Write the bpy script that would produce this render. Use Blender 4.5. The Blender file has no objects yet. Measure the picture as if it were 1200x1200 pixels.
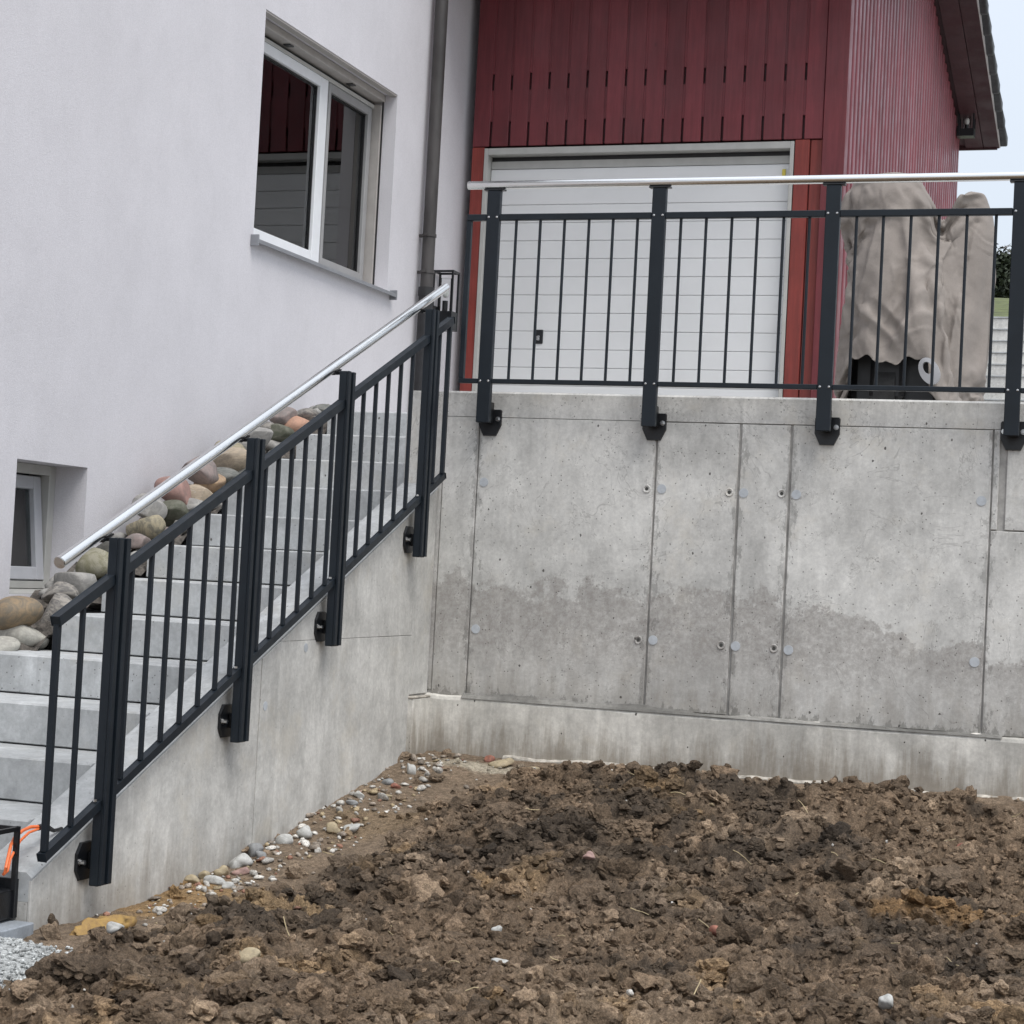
import bpy, bmesh, math, random
import numpy as np
from mathutils import Vector, Matrix
random.seed(7); RS = np.random.RandomState(11)
scene = bpy.context.scene
col = scene.collection

# ------------------------------------------------------------------ camera
CAM = Vector((3.6815, -9.3928, -0.9367)); YAW, PITCH, ROLL = 0.33491, 0.03216, 0.05244
fwd = Vector((-math.sin(YAW)*math.cos(PITCH), math.cos(YAW)*math.cos(PITCH), math.sin(PITCH)))
r0 = Vector((math.cos(YAW), math.sin(YAW), 0)); u0 = r0.cross(fwd)
rgt = math.cos(ROLL)*r0 + math.sin(ROLL)*u0; upv = -math.sin(ROLL)*r0 + math.cos(ROLL)*u0
cd = bpy.data.cameras.new('camera'); cam = bpy.data.objects.new('camera', cd); col.objects.link(cam)
cam.matrix_world = Matrix(((rgt.x, upv.x, -fwd.x, CAM.x), (rgt.y, upv.y, -fwd.y, CAM.y), (rgt.z, upv.z, -fwd.z, CAM.z), (0, 0, 0, 1)))
cd.sensor_width = 36; cd.lens = 68.354; cd.clip_end = 2000; scene.camera = cam

# ------------------------------------------------------------------ light: bright overcast
SUN_EL, SUN_AZ = math.radians(60), math.radians(130)       # azimuth clockwise from +Y: from the right, behind the camera
w = bpy.data.worlds.new('World'); scene.world = w; w.use_nodes = True
nt = w.node_tree; nt.nodes.clear()
out = nt.nodes.new('ShaderNodeOutputWorld'); bg = nt.nodes.new('ShaderNodeBackground'); bg2 = nt.nodes.new('ShaderNodeBackground')
sky = nt.nodes.new('ShaderNodeTexSky'); sky.sky_type = 'NISHITA'; sky.sun_disc = False
sky.sun_elevation = SUN_EL; sky.sun_rotation = SUN_AZ; sky.air_density = 1.0; sky.dust_density = 3.0; sky.ozone_density = 1.0
nt.links.new(sky.outputs[0], bg.inputs[0]); bg.inputs[1].default_value = 0.035
bg2.inputs[0].default_value = (0.89, 0.94, 1.0, 1)   # the even cloud cover, brighter overhead as an overcast sky is
tcw = nt.nodes.new('ShaderNodeTexCoord'); sx = nt.nodes.new('ShaderNodeSeparateXYZ'); nt.links.new(tcw.outputs['Generated'], sx.inputs[0])
mr = nt.nodes.new('ShaderNodeMapRange'); nt.links.new(sx.outputs[2], mr.inputs[0]); mr.inputs[1].default_value = 0; mr.inputs[2].default_value = 1; mr.inputs[3].default_value = .36; mr.inputs[4].default_value = .80
nt.links.new(mr.outputs[0], bg2.inputs[1])
add = nt.nodes.new('ShaderNodeAddShader'); nt.links.new(bg.outputs[0], add.inputs[0]); nt.links.new(bg2.outputs[0], add.inputs[1])
nt.links.new(add.outputs[0], out.inputs[0])
sd = bpy.data.lights.new('sun', 'SUN'); sd.energy = 1.3; sd.angle = math.radians(32); sd.color = (1.0, 0.97, 0.93)
so = bpy.data.objects.new('sun', sd); col.objects.link(so)
sdir = Vector((math.sin(SUN_AZ)*math.cos(SUN_EL), math.cos(SUN_AZ)*math.cos(SUN_EL), math.sin(SUN_EL)))
so.rotation_euler = sdir.to_track_quat('Z', 'Y').to_euler(); so.location = (8, -6, 12)
scene.view_settings.view_transform = 'Standard'; scene.view_settings.look = 'None'
scene.view_settings.exposure = 0.70; scene.view_settings.gamma = 1

# ------------------------------------------------------------------ materials
def new_mat(name, rough=.7, metal=0, spec=.5):
    m = bpy.data.materials.new(name); m.use_nodes = True
    b = m.node_tree.nodes['Principled BSDF']
    b.inputs['Roughness'].default_value = rough; b.inputs['Metallic'].default_value = metal
    b.inputs['Specular IOR Level'].default_value = spec
    return m, m.node_tree, b
class NB:                                                    # tiny node builder
    def __init__(s, nt): s.nt = nt
    def n(s, t, **k):
        x = s.nt.nodes.new(t)
        for a, v in k.items(): setattr(x, a, v)
        return x
    def set(s, sock, v):
        if isinstance(v, bpy.types.NodeSocket): s.nt.links.new(v, sock)
        else: sock.default_value = v
    def pos(s): return s.n('ShaderNodeNewGeometry').outputs['Position']
    def scale(s, v, sc, off=(0, 0, 0)):
        m = s.n('ShaderNodeMapping'); s.set(m.inputs[0], v); m.inputs['Scale'].default_value = sc; m.inputs['Location'].default_value = off; return m.outputs[0]
    def noise(s, v, sc, det=4, rough=.55, dist=0):
        m = s.n('ShaderNodeTexNoise'); s.set(m.inputs['Vector'], v); m.inputs['Scale'].default_value = sc; m.inputs['Detail'].default_value = det
        m.inputs['Roughness'].default_value = rough; m.inputs['Distortion'].default_value = dist; return m.outputs[0]
    def vor(s, v, sc, feat='F1', out='Distance', rnd=1):
        m = s.n('ShaderNodeTexVoronoi'); m.feature = feat; s.set(m.inputs['Vector'], v); m.inputs['Scale'].default_value = sc; m.inputs['Randomness'].default_value = rnd; return m.outputs[out]
    def ramp(s, v, lo, hi, a=0., b=1.):
        m = s.n('ShaderNodeMapRange'); m.interpolation_type = 'SMOOTHSTEP'; s.set(m.inputs[0], v)
        for i, x in enumerate((lo, hi, a, b)): m.inputs[i+1].default_value = x
        return m.outputs[0]
    def math(s, op, a, b=0., c=0.):
        m = s.n('ShaderNodeMath', operation=op); s.set(m.inputs[0], a); s.set(m.inputs[1], b); s.set(m.inputs[2], c); return m.outputs[0]
    def mix(s, f, a, b, mode='MIX'):
        m = s.n('ShaderNodeMix', data_type='RGBA', blend_type=mode); s.set(m.inputs[0], f); s.set(m.inputs[6], a); s.set(m.inputs[7], b); return m.outputs[2]
    def sep(s, v):
        m = s.n('ShaderNodeSeparateXYZ'); s.set(m.inputs[0], v); return m.outputs
    def bump(s, h, st, dist, prev=None):
        m = s.n('ShaderNodeBump'); s.set(m.inputs['Height'], h); m.inputs['Strength'].default_value = st; m.inputs['Distance'].default_value = dist
        if prev is not None: s.nt.links.new(prev, m.inputs['Normal'])
        return m.outputs[0]
    def fin(s, b, c, nrm=None, rough=None):
        s.set(b.inputs['Base Color'], c)
        if nrm is not None: s.nt.links.new(nrm, b.inputs['Normal'])
        if rough is not None: s.set(b.inputs['Roughness'], rough)
def C(r, g, b): return (r, g, b, 1)
def simple(name, c, rough=.6, metal=0, var=.12, sc=9, bs=.0, bsc=120, spec=.5, objvar=0., grain=None):
    m, t, b = new_mat(name, rough, metal, spec); N = NB(t); P = N.pos()
    if grain: P = N.scale(P, grain)
    f = N.noise(P, sc, 5, .6)
    k = N.ramp(f, .3, .7, 1-var, 1+var)
    if objvar:
        oi = N.n('ShaderNodeObjectInfo').outputs['Random']
        k = N.math('MULTIPLY', k, N.ramp(oi, 0, 1, 1-objvar, 1+objvar))
    cc = N.n('ShaderNodeVectorMath', operation='SCALE'); cc.inputs[0].default_value = c; N.set(cc.inputs['Scale'], k)
    nr = N.bump(N.noise(P, bsc, 3), bs, .01) if bs else None
    N.fin(b, cc.outputs[0], nr, N.ramp(N.noise(P, sc*2.3, 3), .3, .7, rough*.85, min(1, rough*1.12)))
    return m

def concrete(name, base, wet=None, ledge=False, pore=1.0, streak=.10, mud=None, spots=.5, seed=0., mott=.10, seams=False):
    m, t, b = new_mat(name, .82, 0, .35); N = NB(t); P = N.pos()
    Ps = N.scale(P, (1, 1, 1), (seed, seed*2, 0)); Pv = N.scale(P, (1, 1, .12), (seed, 0, seed))
    big = N.noise(Ps, 1.6, 5, .6, .6); mid = N.noise(Ps, 9, 6, .65); fine = N.noise(Ps, 60, 4, .7); st = N.noise(Pv, 26, 5, .65)
    k = N.ramp(big, .32, .68, 1-mott, 1+mott)
    k = N.math('MULTIPLY', k, N.ramp(mid, .28, .72, .90, 1.09))
    k = N.math('MULTIPLY', k, N.ramp(fine, .25, .75, .93, 1.07))
    k = N.math('MULTIPLY', k, N.ramp(st, .42, .72, 1+streak*.3, 1-streak))
    k = N.math('MULTIPLY', k, N.ramp(N.noise(N.scale(P, (1, 1, .5), (seed+5, 0, 0)), 4.2, 7, .72, 1.2), .36, .62, .91, 1.06))
    drip = N.math('MULTIPLY', N.ramp(N.noise(N.scale(P, (1, 1, .035), (seed, 3, 0)), 11, 3, .5), .60, .68), N.ramp(N.noise(Ps, 3.3, 3), .45, .6)); k = N.math('MULTIPLY', k, N.ramp(drip, 0, 1, 1, 1.13))
    k = N.math('MULTIPLY', k, N.ramp(N.noise(Ps, 34, 6, .85), .38, .62, .93, 1.06))
    cc = N.n('ShaderNodeVectorMath', operation='SCALE'); cc.inputs[0].default_value = base; N.set(cc.inputs['Scale'], k); c = cc.outputs[0]
    c = N.mix(N.ramp(N.noise(Ps, 2.7, 6, .7), .52, .7, 0, .35), c, C(base[0]*1.05, base[1]*.98, base[2]*.86))      # warm cement staining
    X = N.sep(P)
    wl = N.noise(Ps, 5, 5, .7)
    if wet:
        # a tide mark: damp concrete below a wandering line, drying again further down
        zc = N.math('ADD', N.math('MULTIPLY', N.ramp(X[0], 1.7, 2.8), -.2), -.99)
        zz = N.math('SUBTRACT', X[2], N.math('ADD', zc, N.ramp(wl, .2, .8, -.11, .11)))
        f1 = N.ramp(N.math('ADD', zz, N.ramp(N.noise(Ps, 22, 6, .8), .3, .7, -.03, .03)), -.018, .018, 1, 0); f2 = N.ramp(X[2], -1.52, -1.22, .35, 1)
        f = N.math('MULTIPLY', N.math('MULTIPLY', f1, f2), N.ramp(N.noise(Ps, 26, 7, .85), .36, .60, .35, 1.0))
        c = N.mix(N.math('MULTIPLY', f, wet), c, C(base[0]*.42, base[1]*.385, base[2]*.37))
        g = N.ramp(N.noise(Pv, 9, 6, .7), .5, .72, 0, .3)
        c = N.mix(g, c, C(base[0]*1.22, base[1]*1.22, base[2]*1.22))                                            # lime bloom
    if mud:                                                                                                    # soil splashed up from the ground
        fm = N.ramp(N.math('ADD', X[2], N.ramp(N.noise(Pv, 12, 5, .7), .2, .8, -.14, .14)), mud[0], mud[1], mud[2], 0)
        c = N.mix(fm, c, C(.15, .115, .075))
    if seams:                                                # grime and broken edges gathered along the formwork joints
        dmin = None
        for sx_, k_ in ((.212, .5), (1.158, 1.), (1.583, 1.), (1.838, 1.), (2.80, .8)):
            d_ = N.math('ADD', N.math('ABSOLUTE', N.math('SUBTRACT', X[0], sx_)), (1-k_)*.015); dmin = d_ if dmin is None else N.math('MINIMUM', dmin, d_)
        g1 = N.noise(N.scale(P, (1, 1, .45)), 17, 6, .75)
        c = N.mix(N.math('MULTIPLY', N.ramp(N.math('SUBTRACT', dmin, N.ramp(g1, .42, .75, 0, .075)), -.004, .010, .5, 0), N.math('MULTIPLY', N.ramp(N.noise(P, 7, 5, .7), .3, .6, .35, 1), N.ramp(X[2], -.16, -.13, 1, 0))), c, C(.15, .145, .135))
        zl = N.math('SUBTRACT', X[2], N.ramp(g1, .42, .72, -1.575, -1.50)); c = N.mix(N.ramp(zl, -.004, .012, .6, 0), c, C(.17, .165, .15))
        pt = N.ramp(N.noise(Ps, 4.5, 5, .7), .55, .66); pr_ = N.ramp(N.noise(Ps, 75, 4, .8), .52, .62); c = N.mix(N.math('MULTIPLY', N.math('MULTIPLY', pt, pr_), .55), c, C(.16, .155, .145))   # rough pitted patches
        cr = N.math('ABSOLUTE', N.math('SUBTRACT', N.noise(Ps, 1.7, 5, .6, 1.5), .5)); c = N.mix(N.ramp(cr, .0015, .004, .35, 0), c, C(.22, .21, .2))
    # air holes
    v1 = N.vor(N.scale(Ps, (1, 1, .75)), 16); rnd = N.vor(N.scale(Ps, (1, 1, .75)), 16, out='Color')
    sel = N.ramp(N.sep(rnd)[0], .42, .47, 0, 1)
    rad = N.ramp(N.sep(rnd)[1], .2, 1, .015, .085)
    h1 = N.math('MULTIPLY', N.math('LESS_THAN', N.math('ADD', v1, N.ramp(fine, .3, .7, -.03, .03)), rad), sel)
    v2 = N.vor(Ps, 55); rnd2 = N.vor(Ps, 55, out='Color')
    h2 = N.math('MULTIPLY', N.math('LESS_THAN', v2, N.ramp(N.sep(rnd2)[1], .5, 1, .0, .2)), N.ramp(N.sep(rnd2)[0], .5, .55, 0, 1))
    holes = N.math('MULTIPLY', N.math('MAXIMUM', h1, N.math('MULTIPLY', h2, .7)), pore)
    c = N.mix(N.math('MULTIPLY', holes, .8), c, C(.07, .065, .06))
    nr = N.bump(N.math('SUBTRACT', N.math('ADD', N.math('MULTIPLY', fine, .25), N.math('MULTIPLY', mid, .5)), holes), .35, .006)
    N.fin(b, c, nr)
    return m

M = {}
M['wall_conc'] = concrete('cast_concrete_main', (.585, .58, .555), wet=.66, mud=(-1.56, -1.38, .25), streak=.06, mott=.15, pore=1.1, seams=True)
M['foot_conc'] = concrete('cast_concrete_footing', (.54, .525, .485), mud=(-1.90, -1.64, .62), streak=.12, seed=3.1, mott=.2, pore=1.2)
M['stair_conc'] = concrete('cast_concrete_side', (.545, .54, .515), mud=(-2.3, -1.98, .45), streak=.07, seed=6.2, pore=.7, mott=.16)
M['step_conc'] = concrete('precast_concrete_step', (.42, .435, .44), streak=.05, seed=9.4, pore=1.1, mott=.12)
M['bore'] = simple('dark_bore', (.06, .06, .055), .9)
M['slab'] = concrete('blue_grey_paver', (.27, .295, .325), seed=1.4)
M['joint'] = simple('dark_joint', (.40, .39, .37), .9, var=.3)
M['plug'] = simple('mortar_plug', (.47, .50, .53), .8, var=.1, sc=30)
M['patch'] = concrete('rough_mortar_bleed', (.22, .215, .20), streak=.2, seed=2.2, pore=2.5, mott=.4)
M['lime'] = simple('lime_crust', (.44, .41, .36), .9, var=.4, sc=25, bs=.4, bsc=60)
def plaster():
    m, t, b = new_mat('lilac_white_render', .9, 0, .25); N = NB(t); P = N.pos()
    k = N.math('MULTIPLY', N.ramp(N.noise(P, 1.1, 4, .6), .3, .7, .965, 1.03), N.ramp(N.noise(P, 150, 2, .6), .3, .7, .95, 1.05))
    k = N.math('MULTIPLY', k, N.ramp(N.noise(N.scale(P, (1, 1, .6)), 5, 6, .7), .35, .7, 1.02, .975))
    cc = N.n('ShaderNodeVectorMath', operation='SCALE'); cc.inputs[0].default_value = (.625, .615, .645); N.set(cc.inputs['Scale'], k)
    X = N.sep(P); f = N.ramp(N.math('ADD', X[2], N.noise(P, 8, 4)), -1.3, -.4, .22, 0)
    c = N.mix(f, cc.outputs[0], C(.42, .40, .38))
    h = N.math('ADD', N.noise(P, 170, 3, .7), N.math('MULTIPLY', N.vor(P, 240), .5))
    N.fin(b, c, N.bump(N.noise(P, 3.5, 3), .1, .02, N.bump(h, .35, .004))); return m
M['plaster'] = plaster()
M['anthracite'] = simple('anthracite_powder_coat', (.0105, .0155, .0215), .45, 0, var=.12, sc=6, objvar=.05, spec=.32)
M['plate_black'] = simple('black_bracket_coat', (.008, .009, .011), .35, 0, var=.2, bs=.1)
M['steel'] = simple('brushed_stainless', (.78, .775, .76), .20, 1, var=.03, sc=4)
M['bolt'] = simple('zinc_bolt', (.6, .6, .6), .28, 1)
def wood(name, c, rough, var=.16, side=False):
    m, t, b = new_mat(name, rough, 0, .5); N = NB(t); P = N.pos()
    G = N.scale(P, (1, 1, .06)); oi = N.n('ShaderNodeObjectInfo').outputs['Random']
    k = N.math('MULTIPLY', N.ramp(N.noise(G, 45, 5, .7, .4), .3, .7, 1-var, 1+var), N.ramp(oi, 0, 1, .86, 1.12))
    k = N.math('MULTIPLY', k, N.ramp(N.noise(P, 2.2, 4, .6), .3, .7, .88, 1.1))
    cc = N.n('ShaderNodeVectorMath', operation='SCALE'); cc.inputs[0].default_value = c; N.set(cc.inputs['Scale'], k)
    kn = N.vor(N.scale(P, (1, 1, .5)), 4.5); c2 = N.mix(N.ramp(kn, .015, .06, .5, 0), cc.outputs[0], C(c[0]*.4, c[1]*.4, c[2]*.4))
    N.fin(b, c2, N.bump(N.noise(G, 70, 4, .7), .25, .004), N.ramp(N.noise(P, 5, 4), .3, .7, rough*.8, rough*1.2)); return m
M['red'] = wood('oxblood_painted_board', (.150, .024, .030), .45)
M['red_post'] = wood('rust_red_painted_post', (.20, .032, .024), .5)
M['red_side'] = wood('glossy_oxblood_batten', (.165, .035, .045), .42)
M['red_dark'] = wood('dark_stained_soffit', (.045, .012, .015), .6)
M['door'] = simple('white_door_sheet', (.68, .69, .695), .4, 0, var=.03, sc=2, bs=.03, bsc=150, objvar=.012)
M['frame_grey'] = simple('pale_grey_trim', (.42, .42, .40), .5, var=.06)
M['white'] = simple('white_window_plastic', (.74, .76, .78), .35, var=.03)
M['basement_sash'] = simple('grey_white_sash', (.46, .47, .50), .45, var=.05)
M['shaded_frame'] = simple('shaded_window_frame', (.30, .30, .30), .45, var=.05)  # darker copy of the frame colour, shadow painted onto the right sash
M['taupe'] = simple('taupe_guide_metal', (.38, .36, .34), .5, var=.06)
M['sill'] = simple('grey_alu_sill', (.27, .28, .30), .4, .3, var=.06)
M['pipe'] = simple('weathered_dark_zinc', (.060, .056, .055), .6, .2, var=.3, sc=7, grain=(1, 1, .3), bs=.1, bsc=60)
M['pipe_dark'] = simple('black_standpipe', (.018, .018, .02), .5, 0, var=.3)
M['tile'] = simple('dark_concrete_tile', (.035, .037, .04), .6, var=.3, sc=12, bs=.2, objvar=.2)
M['verge'] = simple('verge_strip', (.55, .53, .52), .5, var=.1)
M['black'] = simple('black_plastic', (.012, .012, .013), .4)
M['tyre'] = simple('tyre_rubber', (.02, .02, .02), .8, bs=.2)
M['shield'] = simple('grey_silver_plastic', (.36, .36, .37), .4, .2, var=.08)
M['cable'] = simple('orange_cable', (.75, .17, .05), .5)
M['dark_room'] = simple('dim_room', (.20, .22, .235), .9)
M['curtain'] = simple('dark_curtain', (.075, .08, .09), .9, var=.3, sc=12, grain=(1, 1, .02))
M['glass_white'] = simple('frosted_bulb', (.75, .75, .72), .2)
def glass(nm, ior, tint):
    m, t, b = new_mat(nm, .03); N = NB(t)
    t.nodes.remove(b); o = [x for x in t.nodes if x.type == 'OUTPUT_MATERIAL'][0]
    tr = N.n('ShaderNodeBsdfTransparent'); tr.inputs[0].default_value = C(*tint)
    gl = N.n('ShaderNodeBsdfGlossy'); gl.inputs['Roughness'].default_value = .015
    fr = N.n('ShaderNodeFresnel'); fr.inputs[0].default_value = ior
    t.links.new(N.bump(N.noise(N.pos(), 1.6, 2), .03, .02), gl.inputs['Normal'])
    mx = N.n('ShaderNodeMixShader'); t.links.new(fr.outputs[0], mx.inputs[0]); t.links.new(tr.outputs[0], mx.inputs[1]); t.links.new(gl.outputs[0], mx.inputs[2])
    t.links.new(mx.outputs[0], o.inputs[0]); return m
M['glass'] = glass('window_glass', 2.0, (.78, .84, .83)); M['clear_glass'] = glass('lantern_glass', 1.2, (.96, .97, .97))
def cloth():
    m, t, b = new_mat('beige_cover_fabric', .75, 0, .3); N = NB(t); P = N.pos()
    k = N.math('MULTIPLY', N.ramp(N.noise(P, 3, 5, .6), .3, .7, .88, 1.1), N.ramp(N.noise(P, 200, 2), .3, .7, .95, 1.05))
    cc = N.n('ShaderNodeVectorMath', operation='SCALE'); cc.inputs[0].default_value = (.25, .222, .20); N.set(cc.inputs['Scale'], k)
    h = N.noise(N.scale(P, (1, 1, .55)), 9, 6, .62, 1.2)
    N.fin(b, cc.outputs[0], N.bump(N.noise(P, 14, 3, .5), .25, .02)); return m
M['cloth'] = cloth()
def attr_mat(name, rough, bs, sc, spec=.3):
    m, t, b = new_mat(name, rough, 0, spec); N = NB(t); P = N.pos()
    a = N.n('ShaderNodeAttribute', attribute_name='Col').outputs['Color']
    k = N.math('MULTIPLY', N.ramp(N.noise(P, sc, 5, .7), .28, .72, .62, 1.45), N.ramp(N.noise(P, sc*4, 4, .7), .3, .7, .75, 1.3))
    cc = N.n('ShaderNodeVectorMath', operation='SCALE'); N.set(cc.inputs[0], a); N.set(cc.inputs['Scale'], k)
    N.fin(b, cc.outputs[0], N.bump(N.noise(P, sc*2.5, 6, .75), bs, .012), N.ramp(N.noise(P, 8, 3), .35, .65, rough-.18, rough+.12)); return m
M['soil'] = attr_mat('turned_clay_soil', .8, 1.0, 40, .22)
M['boulder_mats'] = {}
def stone_mat(name, c1, c2, sc=14, stripe=0):
    m, t, b = new_mat(name, .7, 0, .35); N = NB(t); tc = N.n('ShaderNodeTexCoord').outputs['Object']
    P = N.scale(tc, (1, 1, 3.2) if stripe else (1, 1, 1), (RS.rand()*9, RS.rand()*9, 0))
    f = N.ramp(N.noise(P, sc, 6, .7, 1.5), .38, .62, 0, 1)
    c = N.mix(f, C(*c1), C(*c2))
    sp = N.noise(P, 90, 3, .8); c = N.mix(N.ramp(sp, .55, .7, 0, .45), c, C(c1[0]*.45, c1[1]*.45, c1[2]*.45))
    if stripe: c = N.mix(N.ramp(N.noise(N.scale(tc, (3, 3, 14)), 3, 3, .6, 2), .62, .68, 0, .6), c, C(.5, .47, .42))
    N.fin(b, c, N.bump(N.noise(P, 30, 5, .7), .25, .01)); return m

# ------------------------------------------------------------------ mesh helpers
WL = {}
def link(name, me, mat=None, parent=None, loc=(0, 0, 0), kind=None, rot=None):
    o = bpy.data.objects.new(name, me); col.objects.link(o); loc = Vector(loc)
    WL[o.name] = loc
    if parent is not None: o.parent = parent; o.location = loc - WL[parent.name]
    else: o.location = loc
    if rot is not None: o.rotation_euler = rot
    if me is not None and mat is not None:
        me.materials.clear(); me.materials.append(mat)
    if kind: o['kind'] = kind
    return o
def thing(name, loc, label, cat, group=None):
    o = link(name, None, loc=loc); o.empty_display_size = .1; return tag(o, label, cat, group)
def tag(o, label, cat, group=None):
    o['label'] = label; o['category'] = cat
    if group: o['group'] = group
    return o
class MB:
    def __init__(s): s.bm = bmesh.new()
    def box(s, x0, x1, y0, y1, z0, z1, bev=0.):
        b = bmesh.new(); bmesh.ops.create_cube(b, size=1)
        for v in b.verts: v.co = Vector((x0+(v.co.x+.5)*(x1-x0), y0+(v.co.y+.5)*(y1-y0), z0+(v.co.z+.5)*(z1-z0)))
        if bev: bmesh.ops.bevel(b, geom=b.edges[:], offset=bev, segments=1, affect='EDGES', profile=.5)
        return s.add(b)
    def add(s, b):
        me = bpy.data.meshes.new('t'); b.to_mesh(me); b.free(); s.bm.from_mesh(me); bpy.data.meshes.remove(me); return s
    def prism(s, pts, axis, a0, a1, bev=0.):
        """pts: polygon in the two other axes (axis 0: y,z; 1: x,z; 2: x,y)"""
        b = bmesh.new()
        def P(p, a): return {0: (a, p[0], p[1]), 1: (p[0], a, p[1]), 2: (p[0], p[1], a)}[axis]
        lo = [b.verts.new(P(p, a0)) for p in pts]; hi = [b.verts.new(P(p, a1)) for p in pts]; n = len(pts)
        b.faces.new(lo); b.faces.new(hi[::-1])
        for i in range(n): b.faces.new((lo[i], hi[i], hi[(i+1) % n], lo[(i+1) % n]))
        bmesh.ops.recalc_face_normals(b, faces=b.faces)
        if bev: bmesh.ops.bevel(b, geom=b.edges[:], offset=bev, segments=1, affect='EDGES', profile=.5)
        return s.add(b)
    def bar(s, a, c, w, h, side=Vector((1, 0, 0)), bev=0.):
        """box bar from a to c; w along side, h across"""
        a = Vector(a); c = Vector(c); d = (c-a).normalized(); sd_ = Vector(side).normalized(); u = sd_.cross(d).normalized(); b = bmesh.new()
        bmesh.ops.create_cube(b, size=1); L = (c-a).length; mid = (a+c)/2
        for v in b.verts: v.co = mid + d*(v.co.z*L) + sd_*(v.co.x*w) + u*(v.co.y*h)
        if bev: bmesh.ops.bevel(b, geom=b.edges[:], offset=bev, segments=1, affect='EDGES', profile=.5)
        return s.add(b)
    def cyl(s, a, c, r, n=16, r2=None):
        a = Vector(a); c = Vector(c); b = bmesh.new()
        bmesh.ops.create_cone(b, cap_ends=True, segments=n, radius1=r, radius2=r if r2 is None else r2, depth=(c-a).length)
        q = (c-a).to_track_quat('Z', 'Y').to_matrix().to_4x4(); bmesh.ops.transform(b, matrix=Matrix.Translation((a+c)/2) @ q, verts=b.verts)
        return s.add(b)
    def sph(s, c, r, sub=2, sc=(1, 1, 1)):
        b = bmesh.new(); bmesh.ops.create_icosphere(b, subdivisions=sub, radius=r)
        for v in b.verts: v.co = Vector(c)+Vector((v.co.x*sc[0], v.co.y*sc[1], v.co.z*sc[2]))
        return s.add(b)
    def tube(s, pts, r, n=8):
        b = bmesh.new(); rings = []; pts = [Vector(p) for p in pts]
        for i, p in enumerate(pts):
            d = (pts[min(i+1, len(pts)-1)]-pts[max(i-1, 0)]).normalized(); e = d.cross(Vector((0, 0, 1)) if abs(d.z) < .9 else Vector((1, 0, 0))).normalized(); f = e.cross(d)
            rr = r[i] if isinstance(r, (list, tuple)) else r
            rings.append([b.verts.new(p+(e*math.cos(2*math.pi*k/n)+f*math.sin(2*math.pi*k/n))*rr) for k in range(n)])
        for A, B in zip(rings, rings[1:]):
            for k in range(n): b.faces.new((A[k], A[(k+1) % n], B[(k+1) % n], B[k]))
        b.faces.new(rings[0][::-1]); b.faces.new(rings[-1]); bmesh.ops.recalc_face_normals(b, faces=b.faces)
        return s.add(b)
    def build(s, name, mat, parent=None, loc=None, kind=None, smooth=False, label=None):
        base = Vector(loc) if loc is not None else (WL[parent.name] if parent is not None else Vector((0, 0, 0)))
        me = bpy.data.meshes.new(name)
        if base.length: bmesh.ops.translate(s.bm, vec=-base, verts=s.bm.verts)
        s.bm.to_mesh(me); s.bm.free()
        if smooth:
            for p in me.polygons: p.use_smooth = True
            me.set_sharp_from_angle(angle=math.radians(40))
        o = link(name, me, mat, parent, base, kind)
        if label: o['label'] = label
        return o
def copy_part(o, parent, loc):
    c = o.copy(); col.objects.link(c); c.parent = parent; WL[c.name] = Vector(loc); c.location = Vector(loc)-WL[parent.name]; return c
def np_mesh(name, V, F, colr=None, smooth=True):
    me = bpy.data.meshes.new(name); V = np.asarray(V, np.float32); F = np.asarray(F, np.int32); k = F.shape[1]
    me.vertices.add(len(V)); me.vertices.foreach_set('co', V.ravel()); me.loops.add(F.size); me.loops.foreach_set('vertex_index', F.ravel())
    me.polygons.add(len(F)); me.polygons.foreach_set('loop_start', np.arange(0, F.size, k, dtype=np.int32))
    me.polygons.foreach_set('use_smooth', np.full(len(F), smooth, dtype=bool)); me.update(calc_edges=True)
    if colr is not None:
        a = me.color_attributes.new('Col', 'FLOAT_COLOR', 'POINT'); c4 = np.ones((len(V), 4), np.float32); c4[:, :3] = colr; a.data.foreach_set('color', c4.ravel())
    return me
# vectorised noise
_perm = RS.permutation(65536).astype(np.int64)
def h2(ix, iy, s=0): return _perm[(_perm[(ix+s*131) & 65535]+iy*7) & 65535]/65535.
def vnoise(x, y, s=0):
    ix = np.floor(x).astype(np.int64); iy = np.floor(y).astype(np.int64); fx = x-ix; fy = y-iy; fx = fx*fx*(3-2*fx); fy = fy*fy*(3-2*fy)
    return (h2(ix, iy, s)*(1-fx)+h2(ix+1, iy, s)*fx)*(1-fy)+(h2(ix, iy+1, s)*(1-fx)+h2(ix+1, iy+1, s)*fx)*fy
def fbm(x, y, o=4, s=0, g=.5):
    t = 0; a = 1; n = 0
    for i in range(o): t = t+a*vnoise(x*2**i, y*2**i, s+i*17); n += a; a *= g
    return t/n
def worley(x, y, s=0):
    ix = np.floor(x).astype(np.int64); iy = np.floor(y).astype(np.int64); d1 = np.full(x.shape, 9.); cid = np.zeros(x.shape)
    for i in (-1, 0, 1):
        for j in (-1, 0, 1):
            cx = ix+i; cy = iy+j; px = cx+h2(cx, cy, s); py = cy+h2(cx, cy, s+5); d = np.hypot(x-px, y-py); k = d < d1
            d1 = np.where(k, d, d1); cid = np.where(k, h2(cx, cy, s+9), cid)
    return d1, cid
def sstep(x, a, b): t = np.clip((x-a)/(b-a), 0, 1); return t*t*(3-2*t)

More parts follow.
